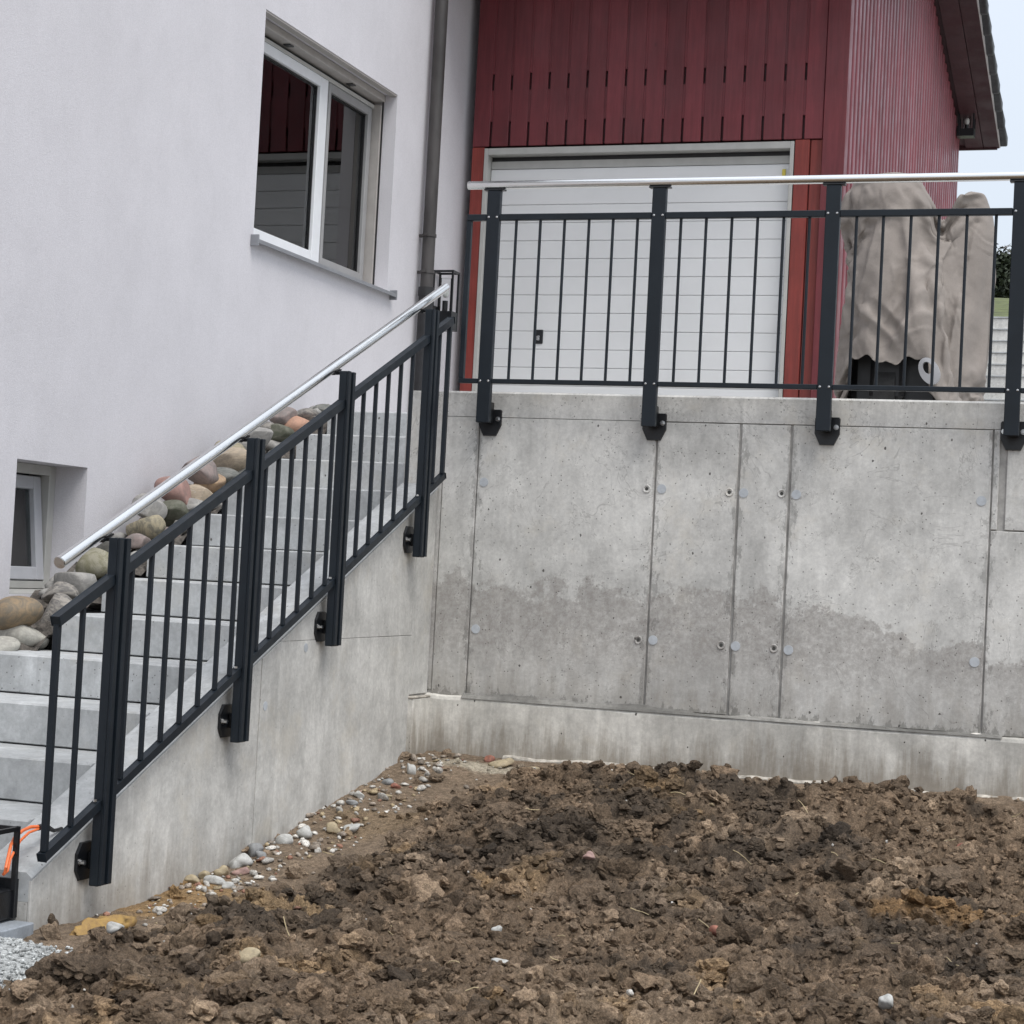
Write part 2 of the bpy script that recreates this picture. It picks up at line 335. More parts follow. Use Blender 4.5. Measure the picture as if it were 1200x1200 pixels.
# ------------------------------------------------------------------ ground
def gbase(x, y):
    z = np.interp(y, [-30, -9, -3.6, -2.58, -1.64, -.9, 0], [-2.7, -2.5, -2.25, -2.23, -2.13, -2.0, -1.85])
    z = z+.05*sstep(x, 3.5, 9)
    return z
def tilled(x, y):
    xb = np.interp(y, [-3.6, -2.6, -1.9, -1.0, -.2], [.34, .42, .50, .46, .66])
    return sstep(x+(fbm(x*2.3, y*2.3, 3, 40)-.5)*.3, xb-.03, xb+.22)*sstep(-y+(fbm(x*2, y*2, 2, 44)-.5)*.3, .18, .50)
def gheight(x, y):
    T = tilled(x, y)
    z = gbase(x, y)+T*(.035+.13*(fbm(x*1.3+3, y*1.3, 3, 1)-.5)+.15*(fbm(x*4.2, y*4.2, 3, 2)-.5))
    a = fbm(x*9, y*9, 3, 3)
    d, c = worley(x*8.5+a, y*8.5+a, 4); z = z+T*(.085*(.25+c)*(np.sqrt(np.clip(.60-d*d, 0, 1))-.45+.25*(fbm(x*30, y*30, 3, 91)-.5)))*sstep(fbm(x*1.7, y*1.7, 2, 8), .30, .6)
    d, c = worley(x*24+a*2, y*24+a*2, 6); z = z+T*(.028*(.3+c)*(np.sqrt(np.clip(.62-d*d, 0, 1))-.4))
    rg = 1-np.abs(2*fbm(x*11, y*11, 4, 51, .62)-1)*2.2; z = z+T*.040*(rg-.4)
    z = z+(.012+.026*T)*(fbm(x*26, y*26, 4, 7, .7)-.5)+(1-T)*.05*(fbm(x*3.1, y*3.1, 3, 9)-.5)
    return z
def gcolor(x, y):
    T = tilled(x, y)[..., None]; f = fbm(x*1.5+7, y*1.5, 4, 20)[..., None]; g = fbm(x*6, y*6, 4, 21)[..., None]; h = fbm(x*3, y*3+4, 4, 22)[..., None]
    dark = np.array([.070, .053, .038]); brown = np.array([.150, .107, .071]); light = np.array([.26, .195, .135]); och = np.array([.25, .165, .085])
    c = dark+(brown-dark)*sstep(f*.5+g*.5, .36, .55); c = c+(light-c)*sstep(g*.6+h*.4, .54, .72)*.8; c = c+(och-c)*sstep(h, .66, .8)*.6
    def blob(cx, cy, rx, ry, cc, k):
        nonlocal c
        d = np.hypot((x-cx)/rx, (y-cy)/ry)+(fbm(x*9, y*9, 3, 60)-.5)*.9; c = c+(np.array(cc)-c)*(sstep(-d, -1.15, -.7)*k)[..., None]
    sm = np.array([.20, .15, .105]); c = c*T+(sm*(.75+.5*g))*(1-T)
    for bx in ((.75, -2.2, .35, .25), (1.25, -2.0, .3, .18), (2.75, -2.55, .35, .25), (2.3, -1.25, .3, .2), (.75, -4.15, .55, .28), (1.75, -2.5, .25, .2), (1.0, -1.35, .3, .2), (2.0, -2.3, .3, .14)): blob(*bx, (.060, .048, .038), .35)
    blob(.12, -2.75, .17, .42, (.27, .175, .085), .9); blob(.62, -3.0, .28, .12, (.26, .18, .10), .8); blob(.28, -1.35, .25, .2, (.2, .145, .09), .8)
    blob(.45, -.3, .28, .10, (.42, .38, .30), .8); blob(2.9, -2.0, .35, .2, (.21, .125, .055), .7); blob(2.15, -.25, 1.6, .14, (.13, .09, .058), .6)
    return c
NX, NY = 540, 600
gx = np.linspace(-.1, 4.6, NX); gy = np.linspace(-5.6, -.0, NY); X, Y = np.meshgrid(gx, gy)
Z = gheight(X, Y); idx = np.arange(NX*NY).reshape(NY, NX)
F = np.stack([idx[:-1, :-1], idx[:-1, 1:], idx[1:, 1:], idx[1:, :-1]], -1).reshape(-1, 4)
o = link('soil_ground', np_mesh('soil_ground', np.stack([X, Y, Z], -1).reshape(-1, 3), F, gcolor(X, Y).reshape(-1, 3)), M['soil'], kind='structure')
xs = np.concatenate([[-300, -60, -20, -8, -4, -2], np.linspace(-1, 8, 46), [12, 20, 60, 300]]); ys = np.concatenate([[-300, -60, -25, -14], np.linspace(-11, .5, 50), [6, 20, 60, 300]])
X2, Y2 = np.meshgrid(xs, ys); Z2 = gbase(X2, Y2)+.02*(fbm(X2*2, Y2*2, 3, 70)-.5); ins = (X2 > .05) & (X2 < 4.4) & (Y2 > -5.4); Z2 = np.where(ins, Z2-.25, Z2); Z2 = np.where(Y2 > 0, -2.6, Z2)
Z2 = np.where((X2 < .05) & (Y2 > -3.9), -2.6, Z2)
i2 = np.arange(X2.size).reshape(X2.shape); F2 = np.stack([i2[:-1, :-1], i2[:-1, 1:], i2[1:, 1:], i2[1:, :-1]], -1).reshape(-1, 4)
link('ground', np_mesh('ground', np.stack([X2, Y2, Z2], -1).reshape(-1, 3), F2, gcolor(X2, Y2).reshape(-1, 3)), M['soil'], kind='structure')

# clods: lumps of turned clay lying on the bed (nobody could count them)
def ico(sub):
    b = bmesh.new(); bmesh.ops.create_icosphere(b, subdivisions=sub, radius=1); V = np.array([v.co[:] for v in b.verts]); Fc = np.array([[v.index for v in f.verts] for f in b.faces]); b.free(); return V, Fc
def lump(V, seed, amp, rough=0.):
    rs = np.random.RandomState(seed); W_ = V.copy()
    if rough:
        n_ = np.zeros(len(V))
        for f_, a_ in ((2.2, 1.), (4.5, .7), (9., .45)):
            o3 = rs.uniform(0, 90, 3); u, v, w_ = (V*f_+o3).T
            n_ += a_*(np.abs((vnoise(u+w_*.7, v-w_*.6, seed)+vnoise(v+u*.4, w_+u*.5, seed+3))-1.0)*2-.6)
        W_ += V*(n_*rough)[:, None]
    for k in range(5):
        d = rs.randn(3); d /= np.linalg.norm(d); W_ += V*(np.sin((V@d)*rs.uniform(2, 5)+rs.uniform(0, 6))[:, None]*amp/(1+.3*k))
    for k in range(3):                                       # broken flat faces
        d = rs.randn(3); d /= np.linalg.norm(d); t = rs.uniform(.45, .8); p = W_@d; W_ -= np.clip(p-t, 0, None)[:, None]*d*.85
    return W_
def scatter(n, sub, r0_, r1_, power, tint, region=(-.05, 4.3, -5.2, -.02), on=None, flat=.65, sink=.2, nv=14, amp=.16, mask=True, rough=0.):
    V0, F0 = ico(sub); vs = [lump(V0, 100+i, amp, rough) for i in range(nv)]
    x = RS.uniform(region[0], region[1], n*3); y = RS.uniform(region[2], region[3], n*3)
    if mask: k = RS.rand(n*3) < tilled(x, y)*.9+.04
    else: k = np.ones(n*3, bool)
    x = x[k][:n]; y = y[k][:n]; n = len(x); r = r0_+(r1_-r0_)*RS.rand(n)**power; z = gheight(x, y)+r*(flat*.5-sink)
    VV = np.zeros((n, len(V0), 3), np.float32); cc = np.zeros((n, len(V0), 3), np.float32); bc = gcolor(x, y)
    for i in range(n):
        a = RS.uniform(0, 6.28); ca, sa = math.cos(a), math.sin(a); sx, sy, sz = RS.uniform(.7, 1.25), RS.uniform(.7, 1.25), flat*RS.uniform(.7, 1.3)
        v = vs[RS.randint(nv)]*[sx, sy, sz]; tl = RS.uniform(-.5, .5); v = np.stack([v[:, 0]*ca-v[:, 1]*sa, v[:, 0]*sa+v[:, 1]*ca, v[:, 2]+tl*v[:, 0]*.6], -1)
        VV[i] = v*r[i]+[x[i], y[i], z[i]]
        cc[i] = tint(bc[i])
    FF = (F0[None]+(np.arange(n)*len(V0))[:, None, None]).reshape(-1, 3)
    return VV.reshape(-1, 3), FF, cc.reshape(-1, 3)
def join(parts):
    o_ = 0; Vs, Fs, Cs = [], [], []
    for V, Fc, Cc in parts: Vs.append(V); Fs.append(Fc+o_); Cs.append(Cc); o_ += len(V)
    return np.concatenate(Vs), np.concatenate(Fs), np.concatenate(Cs)
tn = lambda b: b*RS.uniform(.6, 1.6)
pb = join([scatter(400, 4, .032, .078, 1.8, tn, flat=.7, sink=.26, amp=.12, rough=.26), scatter(1500, 3, .018, .045, 1.5, tn, amp=.15, rough=.30, flat=.85, sink=.12), scatter(8000, 2, .009, .026, 1.6, tn, amp=.16, rough=.3, flat=.85), scatter(22000, 1, .004, .014, 1.5, tn, amp=.3)])
link('soil_clods', np_mesh('soil_clods', *pb, smooth=False), M['soil'], kind='stuff')
def peb(b):
    q = RS.rand(); base = np.array([.52, .50, .46]) if q < .45 else np.array([.28, .15, .105]) if q < .53 else np.array([.26, .22, .18]) if q < .85 else np.array([.34, .27, .17]); return base*RS.uniform(.6, 1.2)
pb = join([scatter(260, 1, .004, .010, 2, peb, flat=.7, sink=-.15, mask=False), scatter(260, 1, .006, .018, 2, peb, region=(.0, .34, -3.3, -.1), flat=.6, sink=-.05, mask=False), scatter(60, 2, .010, .020, 2, peb, flat=.6, sink=-.1, mask=False), scatter(150, 2, .008, .028, 2.2, peb, region=(.0, .30, -3.0, -.15), flat=.6, sink=-.05, mask=False, amp=.25)])
M['pebble'] = attr_mat('mixed_pebbles', .75, .3, 60)
link('pebbles', np_mesh('pebbles', *pb), M['pebble'], kind='stuff')
mb = MB()
for i in range(38):
    x = RS.uniform(.5, 3.6); y = RS.uniform(-4.4, -.5); z = float(gheight(np.array([x]), np.array([y]))[0])+.03; a = RS.uniform(0, 6.28); L = RS.uniform(.03, .11); el = RS.uniform(-.1, .7)
    p = [(x+math.cos(a)*L*t, y+math.sin(a)*L*t, z+math.sin(el)*L*t+.008*math.sin(t*3+i)) for t in (0, .35, .7, 1)]
    mb.tube(p, .0017, 4)
mb.build('straw', simple('dry_straw', (.42, .34, .20), .8, var=.3), kind='stuff')
def G(x, y): return float(gheight(np.array([x], float), np.array([y], float))[0])

# terrace slab behind the retaining wall and the hill behind it
M['deck'] = concrete('terrace_paving', (.44, .44, .43), seed=4.4)
MB().box(-.2, 30, .262, 15, -2.7, -.02).build('terrace', M['deck'], kind='structure')
MB().box(-1.55, -.2, 1.6, 15, -2.7, -.022).build('terrace', M['deck'], kind='structure')
MB().box(-6, -1.55, -3.9, 3, -2.75, -2.3).build('ground', M['deck'], kind='structure')

# ------------------------------------------------------------------ retaining wall
ZL = -1.575
rw = thing('retaining_wall', (1.5, 0, -1.85), 'long grey cast concrete retaining wall with vertical panel seams under the terrace railing', 'concrete wall')
MB().box(-.2, 6.5, .012, .26, -2.5, -.004).build('wall_core', M['joint'], rw)
def panel(x0, x1, z0, z1, y0=0., g=.004, name='panel', mat=None):
    MB().box(x0+g, x1-g, y0, .02, z0+g, z1-g, .003).build(name, mat or M['wall_conc'], rw)
panel(-.2, .02, ZL+.02, -.000, .006, .003)
for a, b_, g_ in ((.02, .212, .0025), (.212, 1.158, .003), (1.158, 1.583, .006), (1.583, 1.838, .006), (1.838, 2.80, .005)): panel(a, b_, ZL, -.132, 0, g_)
panel(2.80, 2.832, -.61, -.132, .0, .002); panel(2.80, 3.9, ZL, -.61, .0, .003); panel(2.862, 3.9, -.61, -.132, .001, .003); panel(3.9, 6.5, ZL, -.132, 0, .004)
mb = MB(); mb.prism([(0, -.132), (0, -.010), (.010, 0), (.26, 0), (.26, -.132)], 0, .02, 6.5); mb.build('top_course', M['wall_conc'], rw)
mb = MB(); mb.box(-.235, .262, .0, .30, -.0, .012, .003)
for z in (-.47, -1.228):
    pass
for (x, z) in [(.252, -.469), (.249, -1.225), (1.196, -.471), (1.190, -1.225), (1.612, -.476), (1.609, -1.229), (1.873, -.475), (1.871, -1.232), (2.755, -.473), (2.756, -1.234), (3.65, -.473), (3.65, -1.234)]:
    b = MB(); b.cyl((x, .002, z), (x, -.003, z), .0235, 20); b.build('tie_plug', M['plug'], rw, loc=(x, 0, z))
for (x, z) in [(1.119, -.473), (1.114, -1.229), (1.540, -.475), (1.536, -1.229), (1.801, -.472), (1.799, -1.229)]:
    b = MB(); n = 16
    bm_ = b.bm; rr = [(.021, -.001), (.019, -.005), (.014, -.004), (.011, .001)]; rings = [[bm_.verts.new((x+r*math.cos(2*math.pi*k/n), y, z+r*math.sin(2*math.pi*k/n))) for k in range(n)] for r, y in rr]
    for A, B in zip(rings, rings[1:]):
        for k in range(n): bm_.faces.new((A[k], A[(k+1) % n], B[(k+1) % n], B[k]))
    h = b.build('tie_hole', M['wall_conc'], rw, loc=(x, 0, z), smooth=True)
    b = MB(); b.cyl((x, .001, z), (x, -.0015, z), .0085, 12); b.build('bore', M['bore'], h)
# footing, standing a little proud, with a torn edge where it meets the wall
n = 220; xs_ = np.linspace(-.02, 6.5, n); b = MB(); prof = []
for i, x in enumerate(xs_):
    e = .012*(fbm(np.array([x*9.]), np.array([0.3]), 4, 31)[0]-.5)*2; dz = e-.013*math.exp(-((x-.9)/.45)**2)*0
    prof.append([(x, -.030, -2.5), (x, -.030+e*.2, ZL-.02+e*.5), (x, -.024, ZL-.004+e), (x, .01, ZL+.006+e)])
vr = [[b.bm.verts.new(p) for p in row] for row in prof]
for A, B in zip(vr, vr[1:]):
    for k in range(3): b.bm.faces.new((A[k], B[k], B[k+1], A[k+1]))
bmesh.ops.recalc_face_normals(b.bm, faces=b.bm.faces); b.build('footing', M['foot_conc'], rw)
# mortar bleeding out of the joint: a crumbly fillet
b = MB(); rows = []
for x in np.linspace(.2, 2.9, 260):
    hgt = .004+.030*max(0, fbm(np.array([x*4.]), np.array([1.7]), 4, 33)[0]-.42)*2.2*(1 if x < 1.7 else .35); pr = .003*fbm(np.array([x*40.]), np.array([.2]), 2, 34)[0]
    rows.append([b.bm.verts.new(p) for p in ((x, -.034, ZL-.006), (x, -.024-pr, ZL+.004), (x, -.006-pr, ZL+hgt*.6), (x, .001, ZL+hgt))])
for A, B in zip(rows, rows[1:]):
    for k in range(3): b.bm.faces.new((A[k], B[k], B[k+1], A[k+1]))
bmesh.ops.recalc_face_normals(b.bm, faces=b.bm.faces); b.build('mortar_bleed', M['patch'], rw)
# pale blinding strip showing at the foot of the footing
b = MB(); rows = []
for x in np.linspace(.45, 5, 240):
    e = fbm(np.array([x*8.]), np.array([5.]), 3, 35)[0]-.5
    rows.append([b.bm.verts.new(p) for p in ((x, -.065-.03*e, -1.99), (x, -.062-.03*e, -1.860+.03*e), (x, -.045, -1.852+.028*e), (x, -.02, -1.850+.02*e))])
for A, B in zip(rows, rows[1:]):
    for k in range(3): b.bm.faces.new((A[k], B[k], B[k+1], A[k+1]))
bmesh.ops.recalc_face_normals(b.bm, faces=b.bm.faces); b.build('blinding_strip', M['lime'], rw)

# ------------------------------------------------------------------ stair wall and steps
SL = .4313; C0 = -.488
def cop(y): return C0+SL*y
sw = thing('stair_wall', (-.1, -1.8, -2.2), 'sloping grey concrete side wall of the stairs with a chamfered top', 'concrete wall')
YE = -3.6
MB().prism([(YE+.012, -2.7), (YE+.012, cop(YE)-.03), (-.004, cop(0)-.03), (-.004, -2.7)], 0, -.2, -.008).build('wall_core', M['joint'], sw)
def swp(y0, y1, zt0, zt1, zb0, zb1, x1=0.): MB().prism([(y0, zb0), (y0, zt0), (y1, zt1), (y1, zb1)], 0, -.012, x1, .0025).build('panel', M['stair_conc'], sw)
g = .002
def top(y): return cop(y)-.026
swp(-.25+g, -.001, top(-.25), top(0), -1.57, -1.57)
MB().prism([(-1.758, -1.2765), (-.25-g, top(-.25)), (-.25-g, -1.268)], 0, -.012, 0, .001).build('panel', M['stair_conc'], sw)
MB().prism([(-1.93+g, -2.7), (-1.93+g, top(-1.93)), (-1.765, -1.2785), (-.25-g, -1.271), (-.25-g, -2.7)], 0, -.012, .0015, .001).build('panel', M['stair_conc'], sw)
swp(YE, -1.93-g, top(YE), top(-1.93), -2.7, -2.7)
# coping with chamfer: cross-section swept up the slope
b = MB(); sec = [(-.2, -.10), (-.2, 0), (-.022, 0), (0, -.018), (.0, -.026), (-.01, -.026), (-.01, -.10)]
ra = [b.bm.verts.new((x, YE, cop(YE)+z)) for x, z in sec]; rb = [b.bm.verts.new((x, .0, cop(0)+z)) for x, z in sec]
for k in range(len(sec)): b.bm.faces.new((ra[k], ra[(k+1) % 7], rb[(k+1) % 7], rb[k]))
b.bm.faces.new(ra); b.bm.faces.new(rb[::-1]); bmesh.ops.recalc_face_normals(b.bm, faces=b.bm.faces); b.build('coping', M['step_conc'], sw)
MB().prism([(-.2, -2.7), (-.2, cop(YE)-.101), (-.0125, cop(YE)-.101), (-.0125, -2.7)], 1, YE, YE+.011, .001).build('end_face', M['stair_conc'], sw)
b = MB(); b.box(-.01, .030, -.258, .0, -2.5, ZL-.012, .006); b.build('foot_block', M['foot_conc'], sw)
b = MB(); b.box(-.004, .032, -.262, -.026, ZL-.014, ZL-.002, .004); b.build('lime_crust', M['lime'], sw)
for (y, z) in [(-1.507, -1.309), (-1.88, -1.55)]: MB().cyl((-.002, y, z), (.003, y, z), .020, 18).build('tie_plug', M['plug'], sw, loc=(0, y, z))

st = thing('concrete_stairs', (-.7, -1.2, -2.2), 'straight flight of light grey precast concrete steps beside the house', 'stairs')
ZK = lambda k: -.02-.1715*k
YK = lambda k: 1.13-.405*k
for k in range(0, 13):
    xl = -1.17 if k < 8 else -1.55
    z1 = ZK(k); y0 = YK(k); b = MB()
    pts = [(y0+.006, z1-.1715+.006), (y0, z1-.1715+.010), (y0, z1-.007), (y0+.007, z1), (y0+.47, z1), (y0+.47, z1-.1715+.006)]
    xr = -.203
    b.prism(pts, 0, xl, xr, 0); b.build('step', M['step_conc'], st)
b = MB(); b.prism([(YK(12)+.05, -2.6), (YK(12)+.05, ZK(12)-.2), (YK(0)+.35, ZK(0)-.2), (YK(0)+.35, -2.6)], 0, -1.15, -.21); b.build('stair_core', M['step_conc'], st)
b = MB(); b.box(-1.17, -.203, YK(0)+.475, 1.60, -.4, -.0205); b.build('landing', M['step_conc'], st)

# ------------------------------------------------------------------ house
HX = -1.55
house = thing('house', (-3, 2, -2.3), 'large house with lilac white rendered wall rising on the left of the stairs', 'house')
def wallstrip(y0, y1, z0, z1): return MB().box(HX-.36, HX, y0, y1, z0, z1)
W1 = (.78, 2.80, .955, 2.305); W2 = (-1.50, -.875, -1.152, -.512)
b = MB()
def grid(ys, zs, skip):
    for i in range(len(ys)-1):
        for j in range(len(zs)-1):
            if (i, j) in skip: continue
            y0, y1, z0, z1 = ys[i], ys[i+1], zs[j], zs[j+1]
            q = [b.bm.verts.new((HX, y, z)) for y, z in ((y0, z0), (y1, z0), (y1, z1), (y0, z1))]; b.bm.faces.new(q)
ys = [-9, W2[0], W2[1], W1[0], W1[1], 4.4]; zs = [-2.6, W2[2], W2[3], W1[2], W1[3], 5.6]
grid(ys, zs, {(1, 1), (3, 3)})
D = .20
def reveal(w, d):
    y0, y1, z0, z1 = w
    for pts in (((y0, z0), (y0, z1)), ((y0, z1), (y1, z1)), ((y1, z1), (y1, z0)), ((y1, z0), (y0, z0))):
        (a, c), (e, f) = pts; b.bm.faces.new([b.bm.verts.new(p) for p in ((HX, a, c), (HX, e, f), (HX-d, e, f), (HX-d, a, c))])
reveal(W1, .30); reveal(W2, .34)
bmesh.ops.remove_doubles(b.bm, verts=b.bm.verts, dist=.0005); bmesh.ops.recalc_face_normals(b.bm, faces=b.bm.faces)
b.box(-9, HX-.31, 4.3, 4.4, -2.6, 5.6); b.box(-9, HX-.35, -9, -8.9, -2.6, 5.6); b.box(-9, -8.9, -8.9, 4.3, -2.6, 5.6)
b.build('wall', M['plaster'], house)
b = MB(); b.box(-9.4, HX+.5, -9.4, 4.42, 5.6, 5.8); b.build('roof', M['tile'], house)
# plaster corner bead: soft dark line where render meets the boards
# --- big window
y0, y1, z0, z1 = W1; FX = HX-.20
win = MB().box(FX-.05, FX+.01, y0, y1, z0, z0+.045, .004); win.box(FX-.05, FX+.01, y0, y1, z1-.13, z1-.09, .004); win.box(FX-.05, FX+.01, y0, y0+.04, z0+.045, z1-.13, .004); win.box(FX-.05, FX+.01, y1-.04, y1, z0+.045, z1-.13, .004)
win = win.build('window', M['white'], house, label='large two-sash window with white frame')
def sash(ya, yb, za, zb, fw, x, nm='sash', mat='white', fr=None, wl=None, wr=None):
    q = MB(); wl = wl or fw; wr = wr or fw
    q.box(x-.03, x+.035, ya, ya+wl, za, zb, .004); q.box(x-.03, x+.035, yb-wr, yb, za, zb, .004); q.box(x-.03, x+.035, ya+wl, yb-wr, za, za+fw, .004); q.box(x-.03, x+.035, ya+wl, yb-wr, zb-fw, zb, .004)
    q.build(nm, M[mat], win)
    q = MB(); q.box(x-.006, x, ya+wl-.01, yb-wr+.01, za+fw-.01, zb-fw+.01); q.build('pane', M['glass'], win)
    q = MB(); e = .012; a, c, d_, f = ya+wl-.003, yb-wr+.003, za+fw-.003, zb-fw+.003
    q.box(x, x+.012, a, a+e, d_, f); q.box(x, x+.012, c-e, c, d_, f); q.box(x, x+.012, a+e, c-e, d_, d_+e); q.box(x, x+.012, a+e, c-e, f-e, f); q.build('gasket', M['black'], win)
sash(y0+.045, 2.015, z0+.05, z1-.10, .065, FX+.012, wr=.115)
sash(2.060, y1-.045, z0+.05, z1-.10, .055, FX+.002, mat='shaded_frame', wl=.03)
q = MB(); q.box(FX-.02, FX+.020, 2.022, 2.056, z0+.05, z1-.10, .003); q.build('mullion', M['white'], win)
q = MB(); q.box(FX+.02, HX-.085, y0+.002, y1-.004, z1-.05, z1-.002, .004); q.box(HX-.05, HX-.004, y0+.002, y1-.002, z1-.012, z1-.001); q.build('blind_box', M['taupe'], win)
q = MB(); q.box(FX-.04, FX+.045, y0+.002, y1-.002, z1-.098, z1-.072, .002); q.build('blind_rail', M['frame_grey'], win)
for yy in (1.35, 2.3): MB().box(FX+.05, FX+.10, yy-.03, yy+.03, z1-.058, z1-.0505, .003).build('blind_clip', M['plate_black'], win)
q = MB(); q.box(FX+.012, HX-.105, y1-.028, y1-.002, z0, z1-.072, .002); q.build('guide_rail', M['taupe'], win)
q = MB(); q.box(HX-.104, HX-.096, y1-.012, y1-.001, z0, z1-.002); q.build('guide_gap', M['black'], win)
q = MB(); q.prism([(HX-.2, z0+.004), (HX+.05, z0-.014), (HX+.05, z0-.036), (HX+.042, z0-.036), (HX+.042, z0-.022), (HX-.2, z0-.006)], 1, y0-.03, y1+.055); q.build('sill', M['sill'], win)
for yy in (y0-.034, y1+.050): MB().box(HX-.0, HX+.054, yy, yy+.010, z0-.055, z0+.012, .002).build('sill_end', M['sill'], win)
q = MB(); q.box(HX-2.2, HX-2.1, y0-.6, y1+.9, z0-.5, z1+.3); q.box(HX-2.1, FX-.06, y1+.6, y1+.7, z0-.5, z1+.3); q.box(HX-2.1, FX-.06, y0-.6, y0-.5, z0-.5, z1+.3); q.box(HX-2.1, FX-.06, y0-.5, y1+.6, z0-.5, z0-.45); q.box(HX-2.1, FX-.06, y0-.5, y1+.6, z1+.1, z1+.2); q.build('room', M['dark_room'], win)
q = MB(); n = 90; pa = []
for i in range(n+1):
    y = 2.1+(y1-2.1)*i/n; x = FX-.16+.025*math.sin(i*.9)+.01*math.sin(i*2.3); pa.append((x, y))
for (xa, ya), (xb, yb) in zip(pa, pa[1:]):
    q.bm.faces.new([q.bm.verts.new(p) for p in ((xa, ya, z0), (xb, yb, z0), (xb, yb, z1), (xa, ya, z1))])
bmesh.ops.remove_doubles(q.bm, verts=q.bm.verts, dist=.0005); q.build('curtain', M['curtain'], win, smooth=True)
# --- basement window, sash tilted inwards
y0, y1, z0, z1 = W2; FX = HX-.18
q = MB(); q.box(FX-.06, FX, y0, y0+.04, z0+.02, z1, .004); q.box(FX-.06, FX, y1-.055, y1, z0+.02, z1, .004); q.box(FX-.06, FX, y0+.04, y1-.055, z0+.02, z0+.06, .004); q.box(FX-.06, FX, y0+.04, y1-.055, z1-.05, z1, .004)
bw = q.build('window', M['frame_grey'], house, label='small basement window tilted inwards in a deep reveal')
q = MB(); f = .065; a, c, d_, e = y0+.045, y1-.06, z0+.065, z1-.055
for bx in ((a, a+f, d_, e), (c-f, c, d_, e), (a+f, c-f, d_, d_+f), (a+f, c-f, e-f, e)): q.box(FX-.05, FX+.005, *bx, .004)
rotm = Matrix.Translation((FX, 0, d_)) @ Matrix.Rotation(math.radians(-6), 4, 'Y') @ Matrix.Translation((-FX, 0, -d_))
bmesh.ops.transform(q.bm, matrix=rotm, verts=q.bm.verts); q.build('sash', M['basement_sash'], bw)
q = MB(); q.box(FX-.03, FX-.024, a+f-.01, c-f+.01, d_+f-.01, e-f+.01); bmesh.ops.transform(q.bm, matrix=rotm, verts=q.bm.verts); q.build('pane', M['glass'], bw)
q = MB(); q.box(HX-1.9, HX-1.8, y0-.3, y1+.3, z0-.3, z1+.3); q.box(HX-1.8, FX-.07, y1+.2, y1+.3, z0-.3, z1+.3); q.box(HX-1.8, FX-.07, y0-.3, y0-.2, z0-.3, z1+.3); q.box(HX-1.8, FX-.07, y0-.2, y1+.2, z0-.3, z0-.25); q.box(HX-1.8, FX-.07, y0-.2, y1+.2, z1+.1, z1+.2); q.build('room', M['dark_room'], bw)
q = MB(); q.prism([(HX-.179, z0+.019), (HX-.01, z0+.006), (HX-.01, z0-.004), (HX-.179, z0+.0)], 1, y0+.002, y1-.002); q.build('sill', M['frame_grey'], bw)
# downpipe
PX, PY = HX+.075, 3.33
q = MB(); q.cyl((PX, PY, 1.0), (PX, PY, 5.7), .046, 20); dp = q.build('downpipe', M['pipe'], house, smooth=True)
q = MB(); q.cyl((PX, PY, -.05), (PX, PY, 1.03), .052, 20); q.cyl((PX, PY, 1.0), (PX, PY, 1.06), .058, 20); q.build('standpipe', M['pipe_dark'], dp, smooth=True)
for z in (1.42, 1.16, 3.4):
    q = MB(); q.cyl((PX, PY, z), (PX, PY, z+.02), .052, 20); q.box(HX, PX-.04, PY-.01, PY+.01, z, z+.02); q.box(PX-.01, PX+.01, PY-.075, PY-.045, z, z+.02); q.build('pipe_clamp', M['pipe'], dp)

# ------------------------------------------------------------------ red garage
GY = 4.1; GX = 1.30
gar = thing('garage', (0, 7.5, 0), 'dark red timber clad garage with white door beyond the terrace railing', 'garage')
slope = -.283; ridge_y = 7.6
def roofz(y): return 3.89+slope*(y-11.0)*1 if y > ridge_y else (3.89+slope*(ridge_y-11.0))+slope*(ridge_y-y)*1
b = MB(); b.prism([(GY+.04, 0), (GY+.04, roofz(GY)), (ridge_y, roofz(ridge_y)), (10.8, roofz(10.8)), (10.8, 0)], 0, -1.5, GX-.03); 
# core with a hole for the door: build as pieces instead
b.bm.free(); b = MB()
b.prism([(GY+.35, -.02), (GY+.35, roofz(GY)-.1), (ridge_y, roofz(ridge_y)-.1), (10.78, roofz(10.78)-.1), (10.78, -.02)], 0, -1.47, GX-.03)
b.box(.98, GX-.03, GY+.03, GY+.35, -.02, 3.79); b.box(-1.478, -1.40, GY+.03, GY+.35, -.02, 3.79); b.box(-1.40, .98, GY+.03, GY+.35, 2.25, 3.6)
b.build('wall', M['red_dark'], gar)
pitch = .1468; xe = 1.147
xr = xe; first = True
while xr > -1.46:
    xl = max(xr-pitch+.017, -1.478)
    MB().box(xl, xr, GY, GY+.024, 2.24, 3.80, .003).build('board', M['red'], gar)
    if xl > -1.47:
        for za, zb in ((2.78, 3.80), (2.42, 2.66)):
            MB().box(xl-.017, xl, GY+.007, GY+.02, za+RS.uniform(-.012, .012), zb, 0).build('cover_strip', M['red'], gar)
    xr -= pitch
MB().box(xe+.006, GX+.012, GY-.022, GY+.03, -.02, 3.79, .003).build('corner_board', M['red'], gar)
MB().box(.955, 1.06, GY+.0, GY+.05, -.02, 2.235, .004).build('door_post', M['red_post'], gar); MB().box(1.066, xe+.003, GY+.012, GY+.05, -.02, 2.235, .004).build('door_post', M['red_post'], gar)
MB().box(-1.480, -1.383, GY+.004, GY+.05, -.02, 2.235, .004).build('door_post', M['red_post'], gar)
